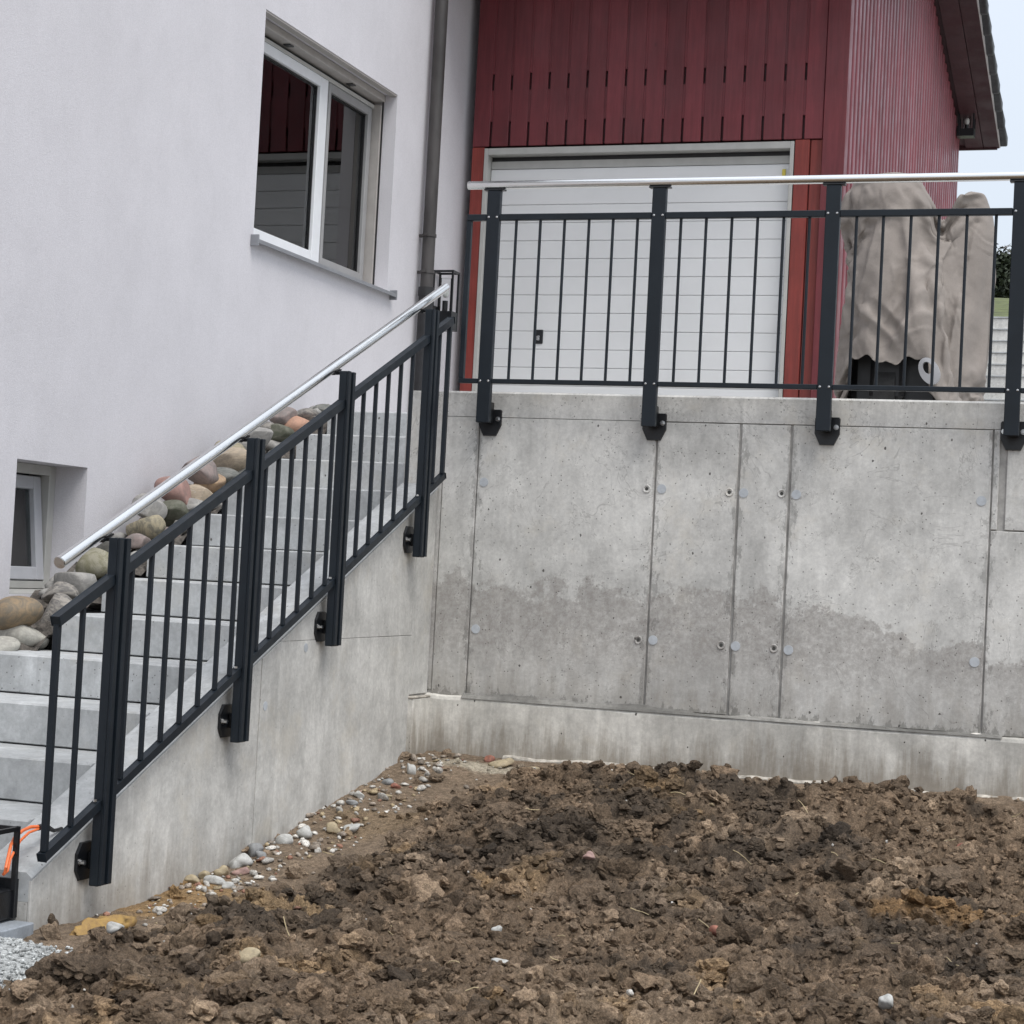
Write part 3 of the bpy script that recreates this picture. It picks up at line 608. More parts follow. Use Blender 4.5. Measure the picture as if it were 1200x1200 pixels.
# side cladding: upright boards on the right face, glossy from weather
side_w = .160; y = GY+.035; sh = []
while y < 10.78:
    zt = roofz(y+side_w/2)-.12
    MB().prism([(GX-.03, y+.004), (GX+.000, y+.004), (GX+.008, y+.014), (GX+.008, y+side_w-.066), (GX-.0, y+side_w-.060), (GX-.022, y+side_w-.056), (GX-.03, y+side_w-.054)], 2, -.02, zt).build('side_board', M['red_side'], gar)
    y += side_w
# door
q = MB(); q.box(-1.380, -1.348, GY-.004, GY+.10, -.02, 2.225, .003); q.box(.922, .950, GY-.004, GY+.10, -.02, 2.225, .003); q.box(-1.348, .922, GY-.004, GY+.10, 2.175, 2.225, .003)
gd = q.build('garage_door', M['frame_grey'], gar)
rib = .1345; zt = 2.08; k = 0
while zt > -.02:
    zb = max(zt-rib, -.02); MB().box(-1.345, .919, GY+.072, GY+.11, zb+.0012, zt-.0012, .004).build('door_rib', M['door'], gd); zt -= rib; k += 1
MB().box(-1.345, .919, GY+.076, GY+.12, 2.083, 2.14).build('top_rail', M['frame_grey'], gd); MB().box(-1.347, .921, GY+.09, GY+.12, 2.141, 2.174).build('lintel_shadow_gap', M['black'], gd)  # black band above the top rail stands in for the lintel's shadow gap
MB().box(-1.346, .920, GY+.10, GY+.13, -.02, 2.08).build('door_back', M['door'], gd)
q = MB(); q.box(-.940, -.868, GY+.062, GY+.075, .775, .880, .006); h = q.build('door_handle', M['plate_black'], gd); q = MB(); q.box(-.915, -.893, GY+.056, GY+.0622, .80, .835, .002); q.build('lock_cylinder', M['bolt'], h)
MB().box(.86, .885, GY+.060, GY+.072, 1.99, 2.04, .002).build('sticker', simple('yellow_sticker', (.6, .5, .08), .5), gd)
# roof
XO = GX+.37
def slab(yA, yB, x0, x1, t0, t1):
    return [(yA, roofz(yA)+t0), (yB, roofz(yB)+t0), (yB, roofz(yB)+t1), (yA, roofz(yA)+t1)]
b = MB(); b.prism([(3.35, roofz(3.35)-.05), (ridge_y, roofz(ridge_y)-.05), (11.2, roofz(11.2)-.05), (11.2, roofz(11.2)+.03), (ridge_y, roofz(ridge_y)+.03), (3.35, roofz(3.35)+.03)], 0, -1.54, XO-.02)
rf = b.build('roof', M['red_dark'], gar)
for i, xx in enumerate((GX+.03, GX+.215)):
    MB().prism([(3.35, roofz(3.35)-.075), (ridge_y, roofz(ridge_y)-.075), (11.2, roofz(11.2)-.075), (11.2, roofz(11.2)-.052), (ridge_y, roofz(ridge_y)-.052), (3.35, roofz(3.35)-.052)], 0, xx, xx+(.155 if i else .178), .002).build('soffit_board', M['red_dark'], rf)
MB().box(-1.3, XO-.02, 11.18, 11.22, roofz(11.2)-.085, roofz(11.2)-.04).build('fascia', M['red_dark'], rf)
MB().prism([(3.33, roofz(3.33)-.06), (ridge_y, roofz(ridge_y)-.06), (11.22, roofz(11.22)-.06), (11.22, roofz(11.22)+.035), (ridge_y, roofz(ridge_y)+.035), (3.33, roofz(3.33)+.035)], 0, XO-.018, XO+.010).build('verge_strip', M['verge'], rf)
yt = 11.3
while yt > ridge_y:
    ya = yt-.40; za, zb = roofz(ya)+.030, roofz(yt)+.095
    b = MB(); b.prism([(ya, za), (yt, zb), (yt, zb-.10), (yt-.10, zb-.115), (ya, za-.02)], 0, XO-.10, XO+.075, .012); b.build('verge_tile', M['tile'], rf)
    yt -= .345
yt = 11.3; b = MB()
while yt > ridge_y: b.prism([(yt-.40, roofz(yt-.4)+.04), (yt, roofz(yt)+.08), (yt, roofz(yt)+.055), (yt-.40, roofz(yt-.4)+.02)], 0, -1.5, XO-.105); yt -= .345
yt = 3.2
while yt < ridge_y: b.prism([(yt, roofz(yt)+.08), (yt+.4, roofz(yt+.4)+.04), (yt+.4, roofz(yt+.4)+.02), (yt, roofz(yt)+.055)], 0, -1.5, XO+.04); yt += .345
ct = b.build('roof_tile', M['tile'], rf); ct['kind'] = 'stuff'

# ------------------------------------------------------------------ railings
def mount_plate(parent, c, normal, hexa=False):
    c = Vector(c); n = Vector(normal); s = Vector((0, 0, 1)).cross(n) if abs(n.z) < .5 else Vector((1, 0, 0)); u = Vector((0, 0, 1))
    b = MB(); pts = [(-.062, .055), (-.055, .062), (.055, .062), (.062, .055), (.062, -.02), (.035, -.075), (-.035, -.075), (-.062, -.02)]
    if hexa: pts = [(-.062, .03), (-.035, .068), (.035, .068), (.062, .03), (.062, -.03), (.035, -.068), (-.035, -.068), (-.062, -.03)]
    lo = [b.bm.verts.new(c+s*p[0]+u*p[1]+n*.0006) for p in pts]; hi = [b.bm.verts.new(c+s*p[0]*.97+u*p[1]*.97+n*.012) for p in pts]; b.bm.faces.new(lo); b.bm.faces.new(hi[::-1])
    for i in range(8): b.bm.faces.new((lo[i], hi[i], hi[(i+1) % 8], lo[(i+1) % 8]))
    bmesh.ops.recalc_face_normals(b.bm, faces=b.bm.faces)
    p = b.build('mounting_plate', M['plate_black'], parent, loc=c)
    for t in (-1, 1):
        b = MB(); q_ = c+s*.044*t+u*(0 if hexa else .012); b.cyl(q_+n*.011, q_+n*.016, .013, 12); b.cyl(q_+n*.016, q_+n*(.034 if hexa else .027), .0085, 6); b.build('bolt', M['bolt'], p)
    return p
tr = thing('terrace_railing', (1.5, -.1, 0), 'anthracite metal railing with round stainless handrail along the terrace edge', 'railing')
RY = -.10; PW = .070
posts = [.266, 1.139, 2.006, 2.886, 3.765, 4.64]
pm = None
for px in posts:
    if pm is None:
        b = MB(); b.box(px-PW/2, px+PW/2, RY-.018, RY+.018, -.17, 1.020, .003); pm = b.build('post', M['anthracite'], tr, loc=(px, RY, 0))
    else: copy_part(pm, tr, (px, RY, 0))
    pl = mount_plate(tr, (px+.004, 0, -.155), (0, -1, 0))
    MB().box(px-.025, px+.025, RY+.018, -.012, -.165, -.06, .003).build('spacer', M['plate_black'], tr)
    MB().box(px-.055, px+.055, RY-.02, RY+.02, 1.020, 1.0285, .002).build('saddle', M['plate_black'], tr)
    for zz in (.882, .042):
        for sx in (-1, 1): MB().sph((px+sx*.022, RY-.0185, zz), .0065, 1, (1, .5, 1)).build('screw', M['bolt'], tr)
b = MB(); b.cyl((.118, RY, 1.05), (5.2, RY, 1.05), .0212, 28); b.build('handrail', M['steel'], tr, smooth=True)
ends = [.118]+posts
barx = {0: [.136], 1: [.390, .519, .648, .777, .903, 1.030], 2: [1.253, 1.381, 1.510, 1.638, 1.767, 1.893], 3: [2.121, 2.249, 2.380, 2.511, 2.641, 2.775], 4: [3.012, 3.137, 3.262, 3.388, 3.513, 3.638], 5: [3.89, 4.015, 4.14, 4.265, 4.39, 4.515]}
bmref = None
for i in range(6):
    xa = .124 if i == 0 else posts[i-1]+PW/2+.001; xb = posts[i]-PW/2-.001
    MB().box(xa, xb, RY-.016, RY+.016, .866, .898, .0025).build('top_rail', M['anthracite'], tr)
    MB().box(xa, xb, RY-.014, RY+.014, .030, .054, .0025).build('bottom_rail', M['anthracite'], tr)
    for x in barx[i]:
        if i == 0: MB().box(x-.013, x+.013, RY-.013, RY+.013, .0545, .8655, .002).build('end_bar', M['anthracite'], tr); continue
        if bmref is None: b = MB(); b.cyl((x, RY, .0545), (x, RY, .8655), .0075, 10); bmref = b.build('baluster', M['anthracite'], tr, loc=(x, RY, 0), smooth=True)
        else: copy_part(bmref, tr, (x, RY, 0))
sr = thing('stair_railing', (.09, -1.9, -1.3), 'sloping anthracite railing with stainless handrail bolted to the stair wall', 'railing')
SX = .055
def YM(y): return -9.3928+1.00975*(y+9.3928)
HH, HU, HL = 1.0754, .8787, .076
HX_, HY_, HZ_ = .0, 0.0, -.0364
def HRAIL(y): return cop(y-HY_)+HH+HZ_
YS = Vector((0, 1, SL)).normalized()
sposts = [YM(v_) for v_ in (-3.31, -2.29, -1.425, -.445)]
def P(y, off): return Vector((SX, y, cop(y)+off))
for y in sposts:
    zt = cop(y)+HH-.064; zb = cop(y)-.232
    b = MB(); b.box(SX-.020, SX+.018, y-.036, y+.036, zb, zt, .003); ps = b.build('post', M['anthracite'], sr)
    b = MB(); b.box(SX+.018, SX+.030, y-.038, y-.012, zb+.004, zt, .002); b.box(SX+.018, SX+.030, y+.012, y+.038, zb+.004, zt, .002); b.build('post_flange', M['anthracite'], ps)
    mount_plate(sr, (0, y-.02, zb+.085), (1, 0, 0), True)
    MB().box(.012, SX-.0205, y-.014, y+.026, zb+.055, zb+.115, .003).build('spacer', M['plate_black'], sr)
    hz_ = HRAIL(y)-.030; b = MB(); b.bar((HX_, y-.035, hz_-.035*SL), (HX_, y+.035, hz_+.035*SL), .026, .006, (1, 0, 0)); b.box(HX_-.008, SX-.012, y-.009, y+.009, min(hz_-.012, zt-.012), min(hz_, zt-.002), .001); b.box(HX_-.008, HX_+.010, y-.008, y+.008, min(hz_, zt)-.012, hz_); b.build('saddle', M['plate_black'], sr)
a_, c_ = P(-3.544, HH), P(-.045, HH); a_.x = c_.x = HX_; a_.z += HZ_; c_.z += HZ_; a_.y += HY_; c_.y += HY_
b = MB(); b.cyl(a_, c_, .0222, 28); b.build('handrail', M['steel'], sr, smooth=True)
b = MB(); b.cyl(a_-YS*.0035, a_-YS*.0004, .0200, 28); b.build('end_cap', M['bolt'], sr)
bounds = [YM(-3.69)]+sposts+[YM(-.17)]
sb = {0: [-3.676, -3.520], 1: [-3.205, -3.068, -2.930, -2.793, -2.655, -2.520, -2.40], 2: [-2.180, -2.063, -1.940, -1.810, -1.672, -1.54], 3: [-1.345, -1.223, -1.085, -.942, -.797, -.656], 4: [-.315, -.186]}
for i in range(5):
    ya = bounds[i]+(.038 if i else 0); yb = bounds[i+1]-(.038 if i < 4 else 0)
    b = MB(); b.bar(P(ya, HU), P(yb, HU), .034, .030, (1, 0, 0), .003); b.build('top_rail', M['anthracite'], sr)
    b = MB(); b.bar(P(ya, HL), P(yb, HL), .030, .026, (1, 0, 0), .003); b.build('bottom_rail', M['anthracite'], sr)
    for y in [YM(v_) for v_ in sb[i]]:
        r = .011 if (i == 0 and y < -3.55) or (i == 4 and y > -.15) else .0085
        b = MB(); b.box(SX-r, SX+r, y-r, y+r, cop(y)+HL+.014, cop(y)+HU-.016, .0015); b.build('baluster', M['anthracite'], sr)
    if i < 4:
        q_ = P(yb-.02, HL+.020); MB().cyl(q_, q_+Vector((0, 0, .008)), .007, 8).build('screw', M['bolt'], sr)

# ------------------------------------------------------------------ lanterns (black open frame, glass cylinder with bulb holder)
def lantern(base, axis, label, w_=.105, h_=.42, d_=.13, holder=True):
    """base: wall point at the foot; axis: unit vector out of the wall"""
    base = Vector(base); n = Vector(axis); s = n.cross(Vector((0, 0, 1))); U = Vector((0, 0, 1)); t = thing('wall_lantern', base, label, 'lamp', 'black open frame wall lanterns')
    def bx(a, b_, w, nm, m, par=t):
        q = MB(); q.bar(a, b_, w, w, s if abs((b_-a).normalized().dot(s)) < .9 else U, .001); return q.build(nm, M[m], par)
    q = MB(); q.bar(base+n*.006, base+n*.006+U*h_*.42, w_*1.05, .012, s); q.build('back_plate', M['plate_black'], t)
    q = MB(); q.bar(base+n*(.012+d_/2), base+n*(.012+d_/2)+U*.13*h_/.42, w_, d_*.98, s, .003); q.build('base_box', M['plate_black'], t)
    fr = MB(); w = .015; o_ = .013
    cs = [base+n*(o_+w/2)-s*(w_/2), base+n*(o_+w/2)+s*(w_/2), base+n*(o_+d_-w/2)+s*(w_/2), base+n*(o_+d_-w/2)-s*(w_/2)]
    for i in range(4):
        fr.bar(cs[i]+U*.0, cs[i]+U*h_, w, w, s, .001); A, B = cs[i]+U*(h_-w/2), cs[(i+1) % 4]+U*(h_-w/2); dd = (B-A).normalized(); sd2 = U
        fr.bar(A-dd*.004, B+dd*.004, w, w*.9, sd2)
    fr.build('cage', M['plate_black'], t)
    c = base+n*(o_+d_/2)
    q = MB(); q.cyl(c+U*.13*h_/.42, c+U*h_*.5, .020, 16); q.build('bulb_holder', M['black'], t, smooth=True)
    q = MB(); q.sph(c+U*h_*.64, .026, 2, (1, 1, 1.5)); q.build('bulb', M['glass_white'], t, smooth=True)
    q = MB(); q.cyl(c+U*.135*h_/.42, c+U*h_*.88, .040, 24); q.build('glass_cylinder', M['clear_glass'], t, smooth=True)
    return t
lantern((-.155, YE, -2.195), (0, -1, 0), 'black open frame lantern fixed to the lower end of the stair wall', w_=.20, h_=.31, d_=.15)
lantern((HX, 3.66, .80), (1, 0, 0), 'black open frame lantern on the house wall beside the downpipe', w_=.12, h_=.43, d_=.16)
lantern((GX+.010, 10.55, 3.735), (1, 0, 0), 'small black lantern high on the rear side wall of the red garage', w_=.12, h_=.25, d_=.16)
b = MB(); b.tube([(-.045, -3.70, -2.035), (-.039, -3.70, -2.014), (-.051, -3.67, -1.977), (-.067, -3.635, -1.946), (-.081, -3.59, -1.924), (-.084, -3.54, -1.909), (-.08, -3.50, -1.901), (-.071, -3.46, -1.903)], .0060, 8)
b.tube([(-.05, -3.70, -2.04), (-.038, -3.69, -2.025), (-.050, -3.66, -1.990), (-.065, -3.61, -1.964), (-.073, -3.57, -1.940), (-.073, -3.52, -1.918), (-.07, -3.46, -1.910)], .0048, 8)
oc = b.build('power_cable', M['cable'], smooth=True); tag(oc, 'orange electric cable lying on the low end of the stair wall coping', 'cable')
b = MB(); b.tube([(-.071, -3.465, -1.906), (-.066, -3.43, -1.905), (-.06, -3.38, -1.925), (-.06, -3.33, -1.922)], [.011, .012, .007, .006], 8); b.build('cable_plug', M['black'], oc)

# ------------------------------------------------------------------ boulders in the strip between steps and house
b = MB(); n = 30; rows = []
for i in range(46):
    y = -2.35+4.0*i/45; row = []
    for j in range(8):
        x = HX+(.37)*j/7; z = -.02-.1715*(1.13-y)/.405-.12+.03*math.sin(j*2.1+i*1.7); z = min(z, -.03); row.append(b.bm.verts.new((x, y, z)))
    rows.append(row)
for A, B in zip(rows, rows[1:]):
    for k in range(7): b.bm.faces.new((A[k], A[k+1], B[k+1], B[k]))
b.build('gravel_bed', simple('damp_gravel_bed', (.09, .08, .07), .9, var=.5, sc=40, bs=.8, bsc=60), kind='structure', smooth=True)
pal = {'ochre': ((.27, .20, .125), (.17, .145, .11)), 'cone': ((.44, .43, .38), (.31, .30, .27)), 'grey': ((.34, .33, .31), (.24, .235, .225)), 'patch': ((.30, .28, .25), (.13, .125, .12)), 'olive': ((.20, .19, .125), (.30, .285, .22)),
       'dgreen': ((.085, .09, .065), (.14, .14, .11)), 'red': ((.36, .22, .19), (.27, .18, .16)), 'tan': ((.44, .36, .27), (.32, .27, .21)), 'orange': ((.38, .27, .17), (.28, .20, .14)), 'pink': ((.29, .235, .22), (.2, .175, .165)), 'dark': ((.12, .125, .115), (.2, .2, .185)), 'salmon': ((.46, .27, .19), (.36, .22, .16)), 'yellow': ((.33, .29, .20), (.15, .14, .11))}
SM = {k: stone_mat('stone_'+k, *v, stripe=k in ('tan', 'dark', 'patch')) for k, v in pal.items()}
def stone(name, c, r, mat, label, cat, group, seed, sub=3, amp=.07, rot=None, tall=False):
    V, Fc = ico(sub); V = lump(V, seed, amp)*np.array(r); a = random.Random(seed)
    me = np_mesh(name, V, Fc); o = link(name, me, mat, None, c); o.rotation_euler = rot or (a.uniform(-.25, .25), a.uniform(-.3, .3), a.uniform(-.3, .3))
    return tag(o, label, cat, group)
# centre y, z, half-length, half-height, x offset, colour, label
BL = [(-1.732, -1.229, .100, .062, -.02, 'ochre', 'large ochre brown boulder below the basement window'), (-1.72, -1.335, .072, .062, .05, 'cone', 'pale grey pointed boulder in front of the ochre one on the wide step'), (-1.90, -1.375, .065, .032, .05, 'cone', 'low pale stone at the lower left end of the boulder strip'),
      (-1.493, -1.270, .056, .105, .07, 'patch', 'tall grey brown boulder leaning on the end of a step, lowest of the strip'), (-1.409, -1.142, .058, .043, .03, 'patch', 'mottled grey angular boulder right under the corner of the basement window'), (-1.240, -1.093, .082, .058, 0, 'grey', 'smooth grey boulder just right of the basement window'),
      (-1.15, -1.148, .090, .045, .09, 'grey', 'long pale grey boulder beside a step end under the mid rail'), (-1.06, -.990, .076, .062, 0, 'olive', 'olive mossy boulder left of the lowest visible railing post'), (-1.0, -1.050, .050, .030, .08, 'cone', 'small pale flat stone under the olive mossy boulder'),
      (-.955, -.905, .045, .040, 0, 'grey', 'grey stone mostly hidden behind the lowest railing post'), (-.766, -.880, .060, .042, .06, 'pink', 'brownish stone half hidden by the mid rail, below the yellow grey round boulder'), (-.644, -.800, .080, .070, .02, 'yellow', 'round yellow grey veined boulder under the middle of the handrail'),
      (-.490, -.830, .056, .040, .09, 'pink', 'grey brown stone wedged right of the yellow grey veined boulder'), (-.545, -.698, .072, .064, -.05, 'grey', 'grey boulder against the wall behind the dark green one'), (-.403, -.722, .068, .068, .02, 'dgreen', 'dark green black boulder with white specks'),
      (-.250, -.672, .082, .040, .05, 'grey', 'flat grey slab-like boulder under the tan striped one'), (-.286, -.588, .088, .072, -.04, 'red', 'pinkish red boulder against the house wall'), (-.101, -.610, .084, .060, .03, 'tan', 'tan brown striped boulder right of the pinkish red one'), (.010, -.527, .056, .056, .02, 'orange', 'small orange brown egg-shaped boulder'),
      (-.035, -.460, .088, .066, -.06, 'pink', 'dark pink brown boulder tucked under the handrail'), (.135, -.500, .078, .062, .04, 'dark', 'dark grey boulder with pale veins, right of the orange brown egg'), (.268, -.388, .086, .058, 0, 'tan', 'tan boulder with stripes just left of the second railing post'), (.300, -.328, .074, .046, -.06, 'yellow', 'pale yellowish boulder on top of the striped tan one'),
      (.325, -.458, .062, .044, .07, 'cone', 'light grey rounded stone low beside the second railing post'), (.405, -.298, .050, .045, -.02, 'grey', 'small grey stone directly behind the second railing post'), (.582, -.236, .068, .054, 0, 'grey', 'grey boulder just right of the second railing post'), (.787, -.200, .080, .050, .02, 'dgreen', 'dark olive oval boulder near the upper steps'),
      (.752, -.268, .064, .036, .08, 'grey', 'long light grey stone under the dark olive oval boulder'), (.785, -.157, .048, .026, -.06, 'patch', 'small grey stone peeking over the dark olive oval boulder'), (1.037, -.128, .088, .058, .02, 'salmon', 'salmon orange boulder, the brightest of the strip'), (.964, -.075, .054, .050, -.06, 'pink', 'grey pink pointed stone on the house side of the salmon boulder'),
      (1.197, -.052, .050, .040, 0, 'patch', 'striped grey stone right above the salmon boulder'), (1.431, -.000, .056, .040, 0, 'dark', 'blue grey stone at the very top of the boulder strip')]
for i, (y, z, ry, rz, dx, cm, lb) in enumerate(BL):
    if i < 8: ry *= 1.13; rz *= 1.13
    stone('boulder', (-1.345+dx*.6, y, z), (min(.125, (ry+rz)/2+.04), ry*1.16, rz*1.16), SM[cm], lb, 'boulder', 'boulders in the strip between steps and house', 300+i, 4, .055)
# hidden filler stones below carry the visible ones
V0, F0 = ico(2); Vs = []; Fs = []; k = 0
for i in range(150):
    y = RS.uniform(-1.3, 1.5); x = RS.uniform(-1.5, -1.22); zz = -.02-.1715*(1.13-y)/.405-.095+RS.uniform(-.03, .01); r = RS.uniform(.03, .05)
    Vs.append(lump(V0, i, .08)*[r, r*1.2, r*.8]+[x, y, zz]); Fs.append(F0+k); k += len(V0)
link('gravel_fill', np_mesh('gravel_fill', np.concatenate(Vs), np.concatenate(Fs)), SM['grey'], kind='stuff')

# ------------------------------------------------------------------ rubble along the foot of the stair wall
M['rub_white'] = stone_mat('rubble_white', (.50, .50, .48), (.36, .36, .34), 20); M['rub_grey'] = stone_mat('rubble_grey', (.28, .29, .29), (.2, .2, .2), 20)
M['brick'] = stone_mat('rubble_brick', (.33, .14, .095), (.22, .10, .075), 20); M['rub_tan'] = stone_mat('rubble_tan', (.42, .35, .23), (.3, .25, .17), 20); M['clay'] = stone_mat('yellow_clay', (.36, .23, .075), (.27, .17, .07), 18); M['rub_pink'] = stone_mat('rubble_pink', (.42, .27, .23), (.3, .2, .18), 20)
RB = [(.06, -1.74, .042, .030, 'rub_white', 'jagged white rubble lump at the wall foot, left of the centre pair'), (.09, -1.60, .040, .034, 'rub_white', 'jagged white rubble lump at the wall foot, right one of the pair'), (.19, -1.52, .034, .026, 'rub_tan', 'rounded tan stone right of the jagged white rubble pair'), (.25, -1.46, .045, .020, 'rub_white', 'pale flat stone right of the rounded tan stone'),
      (.05, -2.14, .055, .030, 'rub_white', 'white angular rubble chunk at the wall foot, largest of the lower row'), (.04, -1.99, .045, .032, 'rub_grey', 'grey white rubble chunk next to the largest lower one'), (.10, -2.04, .030, .020, 'rub_grey', 'small grey stone in front of the grey white rubble chunk'),
      (.03, -2.50, .030, .020, 'rub_tan', 'tan pebble at the left end of the pebble row'), (.10, -2.46, .040, .022, 'rub_white', 'flat white pebble in the middle of the pebble row'), (.03, -2.40, .028, .020, 'rub_tan', 'brownish pebble against the wall in the pebble row'), (.06, -2.31, .030, .024, 'rub_tan', 'yellowish round pebble in the pebble row'), (.13, -2.26, .038, .018, 'rub_pink', 'pinkish flat pebble at the right of the pebble row'),
      (.18, -2.50, .026, .018, 'rub_white', 'white pebble lying in front of the pebble row'), (.13, -.50, .030, .034, 'rub_white', 'upright white shard near the corner of the two walls'), (.10, -.72, .028, .020, 'rub_grey', 'bluish grey stone below the upright white shard'), (.17, -.78, .022, .016, 'brick', 'red brick chip lying near the wall corner'),
      (.07, -.98, .026, .020, 'rub_white', 'small white stone beside the stair wall'), (.18, -.92, .034, .013, 'rub_tan', 'flat tan stone in the mud near the small white stone'), (.10, -1.12, .026, .014, 'rub_grey', 'flat bluish stone in the mud beside the stair wall'), (.40, -.12, .024, .020, 'brick', 'orange brick piece under the footing edge'),
      (.51, -.22, .075, .024, 'rub_tan', 'long pale mortar lump in front of the footing'), (.68, -.24, .030, .011, 'rub_tan', 'thin pale flake right of the long mortar lump'), (.58, -4.02, .030, .020, 'rub_white', 'white shell-like stone low on the left of the soil'), (.98, -3.88, .045, .026, 'rub_tan', 'bent pale stone lying on the dark soil'),
      (1.59, -3.27, .034, .016, 'rub_white', 'oval white stone on the soil in the lower middle'), (1.50, -3.05, .018, .013, 'rub_white', 'small oval white pebble left of the oval white stone'), (2.85, -1.10, .026, .014, 'brick', 'orange brick shard on the soil at the right'), (1.55, -2.15, .022, .018, 'rub_pink', 'pink brown shard in the middle of the soil'), (2.15, -2.55, .022, .022, 'brick', 'red brick shard standing in the soil'), (2.9, -3.6, .026, .024, 'rub_white', 'whitish round stone at the bottom right of the soil')]
for i, (x, y, r, h_, m_, lb) in enumerate(RB):
    stone('rubble_stone', (x, y, G(x, y)+h_*.55+(.022 if x > .5 and y < -.5 else 0)), (r, r*.8, h_), M[m_], lb, 'stone', 'loose stones on the soil', 700+i, 3, .15)
# yellow clay lump
V, Fc = ico(4); V = lump(V, 77, .10, .22); V = V*np.array([.055, .165, .042]); me = np_mesh('clay_lump', V, Fc)
o = link('clay_lump', me, M['clay'], None, (.17, -3.42, G(.17, -3.42)+.008)); o.rotation_euler = (.0, 0, -.05); tag(o, 'yellow clay lump in front of the lower end of the stair wall', 'clay')
# heap of white grit and the paving slabs
V, Fc = ico(5); V = V*np.array([.34, .46, .075]); rn = (fbm(V[:, 0]*60, V[:, 1]*60, 4, 5)-.5); V[:, 2] += rn*.022; me = np_mesh('white_grit_heap', V, Fc)
o = link('grit_heap', me, simple('white_crushed_grit', (.40, .415, .41), .9, var=.35, sc=70, bs=1, bsc=150), None, (.02, -4.12, -2.285)); tag(o, 'flattened heap of white crushed grit beside the grey paving slabs', 'gravel heap')
def grit(b): return np.array([.40, .415, .41])*RS.uniform(.6, 1.2)
gp = scatter(1500, 1, .004, .013, 1.6, grit, region=(-.32, .38, -4.62, -3.72), flat=.7, sink=0, mask=False); cx_ = gp[0].reshape(-1, 12, 3); mid = cx_.mean(1); rr_ = np.hypot((mid[:, 0]-.02)/.36, (mid[:, 1]+4.12)/.48); hz_ = -2.285+.075*np.sqrt(np.clip(1-rr_**2, 0, 1))
keep = rr_ < 1.03+.12*RS.rand(len(rr_)); cx_[:, :, 2] += (np.maximum(hz_, mid[:, 2])-mid[:, 2]+.002)[:, None]; fk = np.repeat(keep, 20)
link('grit_grains', np_mesh('grit_grains', cx_.reshape(-1, 3), gp[1][fk], gp[2], smooth=False), M['pebble'], kind='stuff')
pv = thing('paving', (-.3, -3.9, -2.24), 'grey concrete paving slabs at the foot of the stairs', 'paving')
for (x0, x1, y0, y1) in ((-.30, .025, -3.80, -3.605), (-.30, .025, -4.01, -3.805), (-.66, -.305, -3.80, -3.605), (-.66, -.305, -4.01, -3.805), (-1.0, -.665, -4.01, -3.605), (-1.5, -1.005, -4.01, -3.605)):
    MB().box(x0, x1, y0, y1, -2.29, -2.205+RS.uniform(-.002, .002), .004).build('paving_slab', M['slab'], pv)

# ------------------------------------------------------------------ covered scooter
sc_ = thing('covered_scooter', (2.1, 2.2, 0), 'motor scooter under a crumpled beige cover parked behind the terrace railing', 'scooter')
